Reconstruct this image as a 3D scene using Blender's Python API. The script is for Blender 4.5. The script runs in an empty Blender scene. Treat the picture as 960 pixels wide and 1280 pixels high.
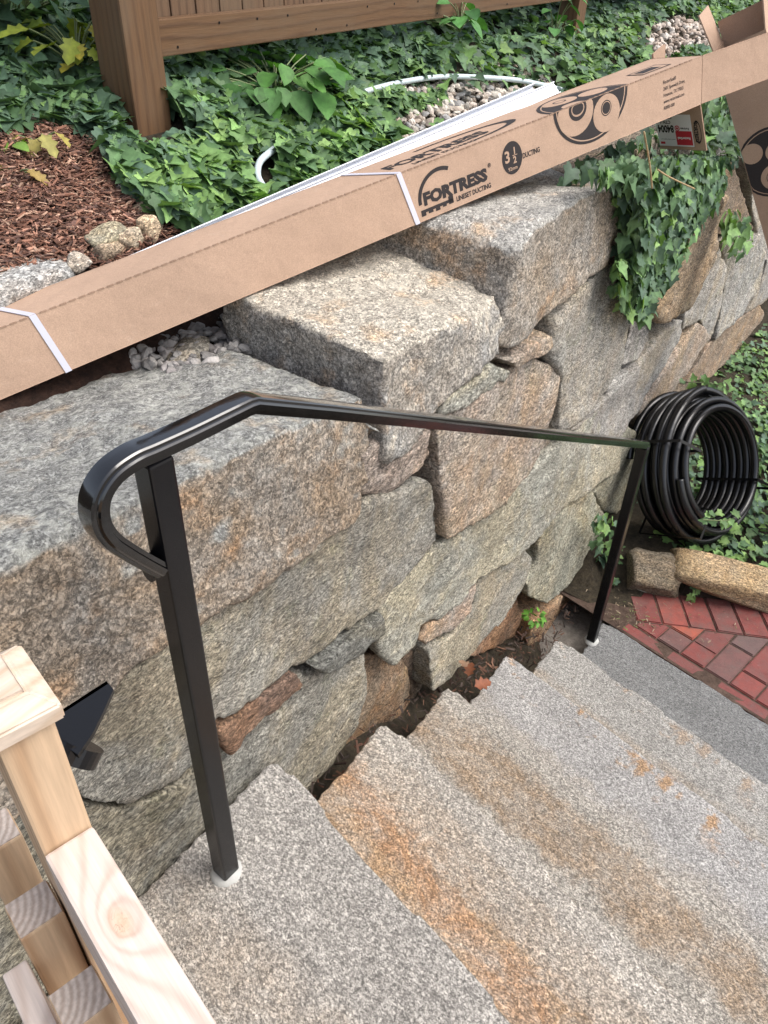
import bpy, bmesh, math, random
import numpy as np
from mathutils import Vector, Matrix, noise, geometry

random.seed(7); RNG = np.random.default_rng(7)
scene = bpy.context.scene
COL = scene.collection

# ------------------------------------------------------------------ camera
CAMZ = 2.16216
FPX = 961.0                                    # focal length in photo pixels (960 x 1280)
RM = np.array([[0.57172, -0.47612, 0.66820],   # world = RM @ (right, down, forward)
               [-0.81996, -0.35995, 0.44509],
               [0.02855, -0.80236, -0.59615]])
_W = np.array([1310-480, -60-640, FPX]); _n = np.array([434-480, 1932-640, FPX]); _u = -_n/np.linalg.norm(_n)
_W = _W-_u*(_W@_u); _W /= np.linalg.norm(_W); _L = np.cross(_W, _u); _L = -_L if _L[0] > 0 else _L
RM = np.array([_W, _L, _u])
cam_data = bpy.data.cameras.new('camera'); cam = bpy.data.objects.new('camera', cam_data); COL.objects.link(cam)
cam_data.sensor_fit = 'VERTICAL'; cam_data.sensor_height = 24.0; cam_data.lens = FPX/1280*24
cam_data.clip_start = 0.02; cam_data.clip_end = 500
rt = Vector(RM @ np.array([1, 0, 0])); upv = Vector(RM @ np.array([0, -1, 0])); bk = Vector(RM @ np.array([0, 0, -1]))
cam.matrix_world = Matrix(((rt.x, upv.x, bk.x, 0), (rt.y, upv.y, bk.y, 0), (rt.z, upv.z, bk.z, CAMZ), (0, 0, 0, 1)))
scene.camera = cam
# ------------------------------------------------------------------ light
SUN_EL, SUN_AZ = math.radians(56), math.radians(-62)      # azimuth measured from +X towards +Y
world = bpy.data.worlds.new('World'); scene.world = world; world.use_nodes = True
wt = world.node_tree; bg = wt.nodes['Background']
sky = wt.nodes.new('ShaderNodeTexSky'); sky.sky_type = 'NISHITA'; sky.sun_disc = False
sky.sun_elevation = SUN_EL; sky.sun_rotation = math.radians(90)-SUN_AZ
sky.air_density = 1.0; sky.dust_density = 4.0; sky.ozone_density = 1.0
hs0 = wt.nodes.new('ShaderNodeHueSaturation'); hs0.inputs['Saturation'].default_value = .55      # thin cloud: a paler sky
wt.links.new(sky.outputs[0], hs0.inputs['Color']); wt.links.new(hs0.outputs[0], bg.inputs[0]); bg.inputs[1].default_value = 0.15
sd = bpy.data.lights.new('sun', 'SUN'); sd.energy = 1.2; sd.angle = math.radians(42); sd.color = (1, .965, .91)
sun = bpy.data.objects.new('sun', sd); COL.objects.link(sun)
sdir = Vector((math.cos(SUN_EL)*math.cos(SUN_AZ), math.cos(SUN_EL)*math.sin(SUN_AZ), math.sin(SUN_EL)))
sun.rotation_euler = sdir.to_track_quat('Z', 'Y').to_euler()
scene.view_settings.view_transform = 'Standard'; scene.view_settings.look = 'None'
scene.view_settings.exposure = 0.97; scene.view_settings.gamma = 1.0

# ------------------------------------------------------------------ geometry helpers
def ray(px, py):
    return RM @ np.array([px-480, py-640, FPX])
def on_z(px, py, z):
    r = ray(px, py); t = (z-CAMZ)/r[2]; return Vector((r[0]*t, r[1]*t, z))
def on_y(px, py, y):
    r = ray(px, py); t = y/r[1]; return Vector((r[0]*t, y, CAMZ+r[2]*t))
def terrain(x, y):
    s = max(0, y-1.15)
    z = 1.45+.42*min(s, 2.2)+.02*min(max(x, -2), 12)
    if x < 2.3 and y < 1.42: z -= .10*min(1, (1.42-y)/.22)
    return z + .012*noise.noise(Vector((x*4, y*4, 3)))
def on_t(px, py):
    r = ray(px, py)/FPX; t = .3
    while t < 14:
        z = CAMZ+r[2]*t
        if z < terrain(r[0]*t, r[1]*t): break
        t += .004
    return Vector((r[0]*t, r[1]*t, CAMZ+r[2]*t))
def link(name, me, mat=None, parent=None):
    o = bpy.data.objects.new(name, me); COL.objects.link(o)
    if mat is not None:
        me.materials.clear(); me.materials.append(mat)
    if parent is not None: o.parent = parent
    return o
def mesh_obj(name, bm, mat=None, parent=None, smooth=False):
    me = bpy.data.meshes.new(name)
    bmesh.ops.recalc_face_normals(bm, faces=bm.faces[:])
    bm.to_mesh(me); bm.free()
    if smooth: me.polygons.foreach_set('use_smooth', [True]*len(me.polygons))
    return link(name, me, mat, parent)
def raw_obj(name, V, F, mat=None, parent=None, smooth=False, colors=None):
    me = bpy.data.meshes.new(name)
    me.from_pydata([tuple(v) for v in V] if not isinstance(V, np.ndarray) else V.tolist(), [], F if not isinstance(F, np.ndarray) else F.tolist())
    if smooth: me.polygons.foreach_set('use_smooth', [True]*len(me.polygons))
    if colors is not None:
        a = me.color_attributes.new('tint', 'FLOAT_COLOR', 'POINT'); a.data.foreach_set('color', np.asarray(colors, dtype=np.float32).ravel())
    me.update(); return link(name, me, mat, parent)
def empty(name, loc=(0, 0, 0), rz=0):
    o = bpy.data.objects.new(name, None); COL.objects.link(o); o.location = loc; o.rotation_euler.z = rz; o.empty_display_size = .1
    return o
def tag(o, label, cat, group=None, kind=None):
    o['label'] = label; o['category'] = cat
    if group: o['group'] = group
    if kind: o['kind'] = kind
    return o
def box_bm(bm, c, ex, ey, ez, hx, hy, hz, bevel=0.0):
    """oriented box: centre c, unit axes, half sizes"""
    c, ex, ey, ez = Vector(c), Vector(ex), Vector(ey), Vector(ez)
    r = bmesh.ops.create_cube(bm, size=2)
    for v in r['verts']:
        v.co = c+ex*hx*v.co.x+ey*hy*v.co.y+ez*hz*v.co.z
    if bevel > 0:
        es = list({e for v in r['verts'] for e in v.link_edges})
        bmesh.ops.bevel(bm, geom=es, offset=bevel, segments=2, affect='EDGES', profile=.6)
    return bm
def box_obj(name, c, ax, half, mat, parent=None, bevel=.002):
    bm = bmesh.new(); box_bm(bm, c, *ax, *half, bevel=bevel); return mesh_obj(name, bm, mat, parent)
AX = ((1, 0, 0), (0, 1, 0), (0, 0, 1))
def tube(pts, radius, sides=10, profile=None, up0=Vector((0, 0, 1)), cap=True, closed=False):
    """sweep a round (or given profile) section along pts; returns V, F"""
    V, F = [], []; n = len(pts); pts = [Vector(p) for p in pts]
    rad = radius if hasattr(radius, '__len__') else [radius]*n
    prev = None
    for i, p in enumerate(pts):
        t = (pts[min(i+1, n-1)]-pts[max(i-1, 0)]).normalized()
        if prev is None:
            a = up0-t*up0.dot(t); a.normalize()
        else:
            a = prev-t*prev.dot(t); a.normalize()
        prev = a; b = t.cross(a)
        if profile is None:
            for k in range(sides):
                q = 2*math.pi*k/sides; V.append(p+(a*math.cos(q)+b*math.sin(q))*rad[i])
        else:
            for (u, w) in profile: V.append(p+b*u+a*w)
    m = sides if profile is None else len(profile)
    for i in range(n-1):
        for k in range(m):
            F.append((i*m+k, i*m+(k+1) % m, (i+1)*m+(k+1) % m, (i+1)*m+k))
    if cap:
        F.append(tuple(range(m-1, -1, -1))); F.append(tuple((n-1)*m+k for k in range(m)))
    return V, F
def smooth_path(P, n=8):
    P = [Vector(p) for p in P]; out = []
    for i in range(len(P)-1):
        p0, p1, p2, p3 = P[max(i-1, 0)], P[i], P[i+1], P[min(i+2, len(P)-1)]
        for k in range(n):
            t = k/n
            out.append(.5*((2*p1)+(p2-p0)*t+(2*p0-5*p1+4*p2-p3)*t*t+(3*p1-p0-3*p2+p3)*t**3))
    out.append(P[-1]); return out
def fbm(p, o=3):
    s, a = 0, 1
    for _ in range(o):
        s += a*noise.noise(p); p = p*2.03+Vector((3.1, 1.7, 5.2)); a *= .5
    return s

# ------------------------------------------------------------------ materials
class NT:
    def __init__(s, name):
        s.m = bpy.data.materials.new(name); s.m.use_nodes = True; s.t = s.m.node_tree; s.t.nodes.clear()
        s.out = s.n('ShaderNodeOutputMaterial'); s.p = s.n('ShaderNodeBsdfPrincipled'); s.l(s.p.outputs[0], s.out.inputs[0])
        s.p.inputs['Specular IOR Level'].default_value = .35
    def n(s, t, **k):
        x = s.t.nodes.new(t)
        for a, b in k.items(): setattr(x, a, b)
        return x
    def l(s, a, b): s.t.links.new(a, b)
    def coord(s, sc=(1, 1, 1), rot=(0, 0, 0), rnd=True):
        tc = s.n('ShaderNodeTexCoord'); mp = s.n('ShaderNodeMapping'); mp.inputs['Scale'].default_value = sc; mp.inputs['Rotation'].default_value = rot
        s.l(tc.outputs['Object'], mp.inputs[0])
        if rnd:
            oi = s.n('ShaderNodeObjectInfo'); mu = s.n('ShaderNodeMath', operation='MULTIPLY'); mu.inputs[1].default_value = 37.0
            s.l(oi.outputs['Random'], mu.inputs[0]); s.l(mu.outputs[0], mp.inputs['Location'])
        return mp.outputs[0]
    def noise(s, v, sc, det=4, rough=.6, dist=0):
        x = s.n('ShaderNodeTexNoise'); x.inputs['Scale'].default_value = sc; x.inputs['Detail'].default_value = det
        x.inputs['Roughness'].default_value = rough; x.inputs['Distortion'].default_value = dist; s.l(v, x.inputs['Vector']); return x.outputs[0]
    def voro(s, v, sc, feat='F1', out='Color', rnd=1):
        x = s.n('ShaderNodeTexVoronoi', feature=feat); x.inputs['Scale'].default_value = sc; x.inputs['Randomness'].default_value = rnd
        s.l(v, x.inputs['Vector']); return x.outputs[out]
    def ramp(s, f, stops, interp='LINEAR'):
        x = s.n('ShaderNodeValToRGB'); x.color_ramp.interpolation = interp; e = x.color_ramp.elements
        while len(e) < len(stops): e.new(.5)
        for el, (p, c) in zip(e, stops):
            el.position = p; el.color = (c, c, c, 1) if not hasattr(c, '__len__') else (*c, 1)
        s.l(f, x.inputs[0]); return x.outputs[0]
    def mix(s, f, a, b, mode='MIX'):
        x = s.n('ShaderNodeMix', data_type='RGBA', blend_type=mode)
        for i, v in ((0, f), (6, a), (7, b)):
            if hasattr(v, 'is_linked') or isinstance(v, bpy.types.NodeSocket): s.l(v, x.inputs[i])
            elif i == 0: x.inputs[0].default_value = v
            else: x.inputs[i].default_value = (*v, 1)
        return x.outputs[2]
    def math(s, op, a, b=0.0, clamp=False):
        x = s.n('ShaderNodeMath', operation=op, use_clamp=clamp)
        for i, v in ((0, a), (1, b)):
            if isinstance(v, bpy.types.NodeSocket): s.l(v, x.inputs[i])
            else: x.inputs[i].default_value = v
        return x.outputs[0]
    def sep(s, v):
        x = s.n('ShaderNodeSeparateXYZ'); s.l(v, x.inputs[0]); return x.outputs
    def objco(s):
        return s.n('ShaderNodeTexCoord').outputs['Object']
    def bump(s, h, strength=.3, dist=.01):
        x = s.n('ShaderNodeBump'); x.inputs['Strength'].default_value = strength; x.inputs['Distance'].default_value = dist
        s.l(h, x.inputs['Height']); s.l(x.outputs[0], s.p.inputs['Normal'])
    def color(s, c):
        if isinstance(c, bpy.types.NodeSocket): s.l(c, s.p.inputs['Base Color'])
        else: s.p.inputs['Base Color'].default_value = (*c, 1)
    def rough(s, r):
        if isinstance(r, bpy.types.NodeSocket): s.l(r, s.p.inputs['Roughness'])
        else: s.p.inputs['Roughness'].default_value = r
        return s

def speckle(t, v, dark=.05, mid=.27, light=.62, size=1.0):
    """granite crystals: small cells of dark mica, grey feldspar and white quartz"""
    wob = t.n('ShaderNodeVectorMath', operation='ADD')
    nz = t.n('ShaderNodeTexNoise'); nz.inputs['Scale'].default_value = 170/size; nz.inputs['Detail'].default_value = 2; t.l(v, nz.inputs['Vector'])
    sc = t.n('ShaderNodeVectorMath', operation='SCALE'); sc.inputs['Scale'].default_value = .006*size; t.l(nz.outputs['Color'], sc.inputs[0])
    t.l(v, wob.inputs[0]); t.l(sc.outputs[0], wob.inputs[1])
    c = t.sep(t.voro(wob.outputs[0], 250/size))[0]
    cl = t.noise(v, 95/size, 5, .78)
    md = t.noise(v, 30/size, 4, .6)
    f = t.math('ADD', t.math('MULTIPLY', c, .42), t.math('MULTIPLY', t.math('SUBTRACT', cl, .22), 1.30))
    f = t.math('ADD', f, t.math('MULTIPLY', t.math('SUBTRACT', md, .5), .30))
    g = t.ramp(f, [(.30, dark), (.44, mid*.66), (.62, mid*1.05), (.88, light)])
    vn = t.math('ABSOLUTE', t.math('SUBTRACT', t.noise(v, 55/size, 6, .75, .6), .5))
    lines = t.ramp(vn, [(.008, .32), (.035, 1)])
    g = t.mix(.8, g, t.mix(1.0, g, lines, 'MULTIPLY'))
    return g, t.math('ADD', f, t.math('MULTIPLY', t.sep(lines)[0], .5))

def mat_wall():
    """wall stone: colour multiplied by the object's own colour, alpha = rust amount"""
    t = NT('wall_granite'); v0 = t.coord((1, 1, 1)); oi0 = t.n('ShaderNodeObjectInfo'); rnd = oi0.outputs['Random']
    sz = t.n('ShaderNodeVectorMath', operation='SCALE'); t.l(v0, sz.inputs[0]); t.l(t.math('ADD', .78, t.math('MULTIPLY', t.math('FRACT', t.math('MULTIPLY', rnd, 7.3)), .5)), sz.inputs['Scale']); v = sz.outputs[0]
    mp2 = t.n('ShaderNodeMapping'); mp2.inputs['Scale'].default_value = (.75, 1.0, 1.45); t.l(v, mp2.inputs[0]); cb = t.n('ShaderNodeCombineXYZ'); t.l(t.math('MULTIPLY', rnd, 1.5), cb.inputs[1]); t.l(cb.outputs[0], mp2.inputs['Rotation']); va = mp2.outputs[0]
    g, f = speckle(t, va, .17, .45, .80, .95)
    oi = t.n('ShaderNodeObjectInfo')
    big = t.noise(v, 5, 6, .7)
    c = t.mix(1.0, g, t.ramp(big, [(.25, .66), (.5, 1.0), (.72, 1.25)]), 'MULTIPLY')
    c = t.mix(1.0, c, oi.outputs['Color'], 'MULTIPLY'); c = t.mix(1.0, c, (1.05, 1.0, .93), 'MULTIPLY')
    st = t.noise(v, 7, 6, .7, .6)
    sm = t.ramp(st, [(.40, 0), (.62, 1)])
    amt = t.math('MULTIPLY', sm, t.math('MULTIPLY', oi.outputs['Alpha'], .75))
    c = t.mix(amt, c, t.mix(1.0, c, (1.12, .80, .55), 'MULTIPLY'))
    pt = t.noise(v, 2.6, 6, .7, .5); c = t.mix(1.0, c, t.ramp(pt, [(.30, (.84, .87, .90)), (.48, (1, 1, 1)), (.60, (1.10, 1.02, .88)), (.74, (1.18, 1.14, 1.04))]), 'MULTIPLY')
    pk = t.ramp(t.noise(v, 11, 3, .5), [(.55, 0), (.75, .35)])
    c = t.mix(pk, c, t.mix(1.0, c, (1.08, .97, .90), 'MULTIPLY'))
    ms = t.ramp(t.noise(v, 9, 5, .7), [(.58, 0), (.72, .45)])
    c = t.mix(ms, c, t.mix(1.0, c, (.75, .82, .58), 'MULTIPLY'))
    t.color(c); t.rough(.85)
    h = t.math('ADD', t.math('MULTIPLY', t.noise(va, 70, 8, .8), .8), t.math('MULTIPLY', f, .3))
    h = t.math('ADD', h, t.math('MULTIPLY', t.noise(t.coord((1, 1, 2.2), (0, .75, 0)), 16, 7, .7), 1.8)); t.bump(h, .9, .010); return t.m
def mat_cap(name, top, lichen, face, rust, fleck=.30):
    """big cap boulders: lichen grows on the weathered (up-facing) skin, the split face shows the rusty inside"""
    t = NT(name); v = t.coord((1, 1, 1))
    g, f = speckle(t, v, .17, .37, .66, .9)
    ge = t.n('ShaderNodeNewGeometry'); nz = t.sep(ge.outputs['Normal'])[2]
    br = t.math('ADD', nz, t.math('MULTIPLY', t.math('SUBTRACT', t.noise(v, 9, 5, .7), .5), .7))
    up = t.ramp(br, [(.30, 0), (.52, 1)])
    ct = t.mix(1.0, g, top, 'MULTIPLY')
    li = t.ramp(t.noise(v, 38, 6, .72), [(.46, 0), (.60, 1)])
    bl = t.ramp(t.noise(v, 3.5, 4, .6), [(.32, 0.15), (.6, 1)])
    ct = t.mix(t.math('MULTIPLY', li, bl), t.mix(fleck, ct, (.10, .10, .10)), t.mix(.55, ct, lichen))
    cf = t.mix(1.0, g, face, 'MULTIPLY')
    rs = t.ramp(t.noise(v, 6, 6, .7, .8), [(.35, 0), (.62, 1)])
    cf = t.mix(rs, cf, t.mix(1.0, cf, rust, 'MULTIPLY'))
    og = t.ramp(t.noise(v, 8, 5, .65), [(.54, 0), (.70, .75)])
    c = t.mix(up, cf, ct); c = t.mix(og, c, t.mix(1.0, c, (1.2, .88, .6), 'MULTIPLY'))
    t.color(c); t.rough(.88)
    h = t.math('ADD', t.math('ADD', t.noise(v, 60, 8, .8), t.math('MULTIPLY', t.noise(v, 14, 6, .7), 1.5)), t.math('MULTIPLY', f, .25)); t.bump(h, .9, .009); return t.m
def mat_step(name, tone, tint, bands=(), spots=0.0, size=.9, light=.60):
    size *= .80
    """stair slab; bands = (x0, x1, width, strength, colour) rust bands along the tread, in slab coordinates"""
    t = NT(name); v = t.coord((1, 1, 1), rnd=False); o = t.objco()
    va = t.coord((1.25, .85, 1), (0, 0, .25), rnd=False); g, f = speckle(t, va, .17*tone, .365*tone, (light+.04)*tone, size)
    big = t.noise(v, 4.5, 5, .65)
    c = t.mix(1.0, g, t.ramp(big, [(.25, .80), (.5, 1.0), (.75, 1.18)]), 'MULTIPLY')
    c = t.mix(1.0, c, tint, 'MULTIPLY'); c = t.mix(1.0, c, (1.05, 1.0, .945), 'MULTIPLY')
    x = t.sep(o)[0]; y = t.sep(o)[1]
    wv = t.math('ADD', x, t.math('MULTIPLY', t.math('SUBTRACT', t.noise(v, 7, 7, .75), .5), .20))
    for (xc, w, amt, colr, dy) in bands:
        wx = t.math('ADD', wv, t.math('MULTIPLY', y, dy))
        d = t.math('ABSOLUTE', t.math('SUBTRACT', wx, xc))
        m = t.ramp(t.math('DIVIDE', d, w), [(.55, 1), (.95, 0)])
        stk = t.noise(t.coord((1.5, 1, 1), rnd=False), 9, 8, .78, .8)
        m = t.math('MULTIPLY', m, t.ramp(stk, [(.36, .22), (.60, 1)]))
        c = t.mix(t.math('MULTIPLY', m, amt), c, t.mix(1.0, c, colr, 'MULTIPLY'))
    if spots:
        d = t.math('ABSOLUTE', t.math('SUBTRACT', wv, -.04))
        m = t.math('MULTIPLY', t.ramp(d, [(.02, 1), (.08, 0)]), t.ramp(t.noise(v, 11, 4, .6), [(.55, 0), (.62, 1)]))
        c = t.mix(t.math('MULTIPLY', m, spots), c, t.mix(1.0, c, (1.05, .70, .42), 'MULTIPLY'))
    pale = t.ramp(t.noise(v, 5, 4, .6), [(.60, 0), (.75, .35)])
    c = t.mix(pale, c, (.46, .47, .48))
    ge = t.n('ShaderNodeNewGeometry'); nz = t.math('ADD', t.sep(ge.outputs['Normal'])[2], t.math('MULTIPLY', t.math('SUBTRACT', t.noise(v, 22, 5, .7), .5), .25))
    c = t.mix(t.ramp(nz, [(.55, 1), (.86, 0)]), c, t.mix(1.0, c, (.66, .57, .46), 'MULTIPLY'))      # split riser faces browned and darkened: shade painted in to mark the tread edges
    t.color(c); t.rough(.8)
    h = t.math('ADD', t.math('ADD', t.math('MULTIPLY', t.noise(t.coord((1.6, .5, 1), (0, 0, .2), rnd=False), 18, 7, .7), 1.6), t.noise(v, 70, 8, .8)), t.math('MULTIPLY', f, .2)); t.bump(h, .8, .008); return t.m
def mat_simple(name, c, rough=.5, metal=0, spec=.5, bump=None, var=0, sc=30):
    t = NT(name); v = t.coord()
    if var:
        n = t.noise(v, sc, 5, .65); c = t.mix(1.0, c, t.ramp(n, [(.25, 1-var), (.75, 1+var)]), 'MULTIPLY')
    t.color(c); t.rough(rough); t.p.inputs['Metallic'].default_value = metal; t.p.inputs['Specular IOR Level'].default_value = spec
    if bump: t.bump(t.noise(v, bump[0], 4, .6), bump[1], bump[2])
    return t.m
def mat_card(name, c):
    t = NT(name); v = t.coord((1, 1, 1), rnd=False)
    n = t.noise(v, 5, 3, .5); fib = t.noise(v, 420, 2, .7); sp = t.noise(v, 900, 1, .5)
    c = t.mix(1.0, c, t.ramp(n, [(.3, .93), (.7, 1.06)]), 'MULTIPLY'); c = t.mix(t.ramp(t.noise(v, 14, 6, .75, 1.0), [(.60, 0), (.72, .22)]), c, (.58, .46, .36)); c = t.mix(1.0, c, t.ramp(fib, [(.3, .84), (.7, 1.12)]), 'MULTIPLY')
    t.color(c); t.rough(.8); t.p.inputs['Specular IOR Level'].default_value = .2; t.bump(t.math('ADD', t.math('ADD', fib, t.math('MULTIPLY', sp, .5)), t.math('MULTIPLY', t.noise(v, 12, 3, .5), 18)), .3, .0012); return t.m
def mat_wood(name, light, dark, freq=55, rough=.6, scale=(1, 1, 1), weather=None, bump=.15, rot=0, knot=None):
    """grain runs along the object's local X"""
    t = NT(name); v = t.coord((.28*scale[0], scale[1], scale[2])); o = t.objco(); vv = v
    x, y, z = t.sep(v)
    dst = t.noise(v, 5.0, 4, .55)
    yy = t.math('ADD', t.math('ADD', y, t.math('MULTIPLY', z, .8)), t.math('MULTIPLY', dst, .05))
    if knot:
        kx, ky, kr = knot; ox, oy, oz = t.sep(o)
        dx = t.math('MULTIPLY', t.math('SUBTRACT', ox, kx), .62); dy = t.math('SUBTRACT', oy, ky)
        r2 = t.math('SQRT', t.math('ADD', t.math('MULTIPLY', dx, dx), t.math('MULTIPLY', dy, dy)))
        r2 = t.math('ADD', r2, t.math('MULTIPLY', t.math('SUBTRACT', t.noise(o, 60, 3, .5), .5), .004))
        fall = t.math('POWER', 2.718, t.math('MULTIPLY', r2, -48.0))
        yy = t.math('ADD', yy, t.math('MULTIPLY', fall, .085))
    ring = t.math('SINE', t.math('MULTIPLY', yy, freq*6.283))
    ring = t.math('ADD', t.math('MULTIPLY', ring, .5), .5)
    f = t.math('MULTIPLY', t.math('POWER', ring, 3.0), t.ramp(t.noise(v, 9, 3, .5), [(.3, .35), (.7, 1)]))
    fine = t.noise(t.coord((12*scale[0], 230, 230)), 1.0, 4, .6)
    c = t.mix(f, light, dark); c = t.mix(1.0, c, t.ramp(fine, [(.3, .86), (.7, 1.10)]), 'MULTIPLY')
    if weather:
        w = t.ramp(t.noise(v, 6, 5, .7), [(.45, 0), (.7, .8)]); c = t.mix(w, c, weather)
    if knot:
        m = t.ramp(r2, [(kr*.80, 1), (kr, 0)]); edge = t.ramp(t.math('ABSOLUTE', t.math('SUBTRACT', r2, kr)), [(.0004, 1), (.0022, 0)])
        kc = t.mix(t.ramp(t.noise(o, 120, 5, .7), [(.4, 0), (.65, 1)]), (.46, .31, .20), (.54, .40, .29))
        cr = t.ramp(t.math('ABSOLUTE', t.math('SUBTRACT', t.noise(o, 95, 3, .6, .8), .5)), [(.004, 1), (.02, 0)])
        kc = t.mix(t.math('MULTIPLY', cr, .6), kc, (.22, .11, .06))
        c = t.mix(t.math('MULTIPLY', m, .75), c, kc); c = t.mix(t.math('MULTIPLY', edge, .3), c, (.40, .22, .12))
    t.color(c); t.rough(rough); t.bump(t.math('ADD', fine, t.math('MULTIPLY', f, .6)), bump, .002); return t.m
def mat_endgrain(name, light, dark):
    t = NT(name); v = t.coord((1, 1, 1)); o = t.objco(); x, y, z = t.sep(o)
    dx = t.math('ADD', x, .02); dy = t.math('ADD', y, .035)
    r = t.math('SQRT', t.math('ADD', t.math('MULTIPLY', dx, dx), t.math('MULTIPLY', dy, dy)))
    r = t.math('ADD', r, t.math('MULTIPLY', t.noise(v, 25, 3, .5), .008))
    ring = t.math('ADD', t.math('MULTIPLY', t.math('SINE', t.math('MULTIPLY', r, 1050)), .5), .5)
    sw = t.noise(v, 300, 3, .6)
    c = t.mix(t.math('MULTIPLY', ring, .75), light, dark); c = t.mix(1.0, c, t.ramp(sw, [(.3, .82), (.7, 1.1)]), 'MULTIPLY')
    t.color(c); t.rough(.8); t.bump(sw, .3, .001); return t.m
def mat_leaf(name):
    t = NT(name); a = t.n('ShaderNodeVertexColor'); a.layer_name = 'tint'
    v = t.coord(rnd=False); c = t.mix(1.0, a.outputs[0], t.ramp(t.noise(v, 55, 3, .6), [(.3, .72), (.7, 1.22)]), 'MULTIPLY')
    t.color(c); t.rough(.55); t.p.inputs['Specular IOR Level'].default_value = .30
    tr = t.n('ShaderNodeBsdfTranslucent'); t.l(t.mix(1.0, c, (1.1, 1.25, .5), 'MULTIPLY'), tr.inputs[0])
    ms = t.n('ShaderNodeMixShader'); ms.inputs[0].default_value = .22; t.l(t.p.outputs[0], ms.inputs[1]); t.l(tr.outputs[0], ms.inputs[2]); t.l(ms.outputs[0], t.out.inputs[0])
    return t.m
def mat_vcol(name, rough=.85, var=.25, sc=60, bump=None):
    t = NT(name); a = t.n('ShaderNodeVertexColor'); a.layer_name = 'tint'; v = t.coord(rnd=False)
    t.color(t.mix(1.0, a.outputs[0], t.ramp(t.noise(v, sc, 4, .65), [(.3, 1-var), (.7, 1+var)]), 'MULTIPLY')); t.rough(rough)
    if bump: t.bump(t.noise(v, bump[0], 4, .7), bump[1], bump[2])
    return t.m
def mat_soil(name, c1, c2, sc=40):
    t = NT(name); v = t.coord(rnd=False)
    t.color(t.mix(t.ramp(t.noise(v, sc, 8, .75), [(.35, 0), (.65, 1)]), c1, c2)); t.rough(.95); t.bump(t.noise(v, sc*1.5, 8, .8), 1.0, .02); return t.m
def mat_brick():
    t = NT('paver_brick'); v = t.coord(); oi = t.n('ShaderNodeObjectInfo')
    n = t.noise(v, 22, 6, .7)
    c = t.mix(1.0, oi.outputs['Color'], t.ramp(n, [(.25, .62), (.5, 1), (.78, 1.25)]), 'MULTIPLY')
    d = t.ramp(t.noise(v, 14, 6, .75), [(.45, 0), (.66, .6)]); c = t.mix(d, c, (.11, .08, .07))
    w = t.ramp(t.noise(v, 31, 5, .7), [(.64, 0), (.74, .45)]); c = t.mix(w, c, (.36, .27, .25))
    t.color(c); t.rough(t.ramp(n, [(.3, .55), (.7, .85)])); t.bump(t.noise(v, 90, 6, .75), .6, .004); return t.m
def mat_paint():
    t = NT('black_gloss_paint'); v = t.coord((1, 1, 1), rnd=False)
    t.color((.003, .003, .0035)); n = t.noise(v, 26, 5, .6)
    t.rough(t.ramp(n, [(.40, .06), (.60, .20)])); t.p.inputs['Specular IOR Level'].default_value = .5; t.p.inputs['Coat Weight'].default_value = .8; t.p.inputs['Coat Roughness'].default_value = .08; t.bump(t.noise(v, 70, 4, .6), .12, .003); return t.m

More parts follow.
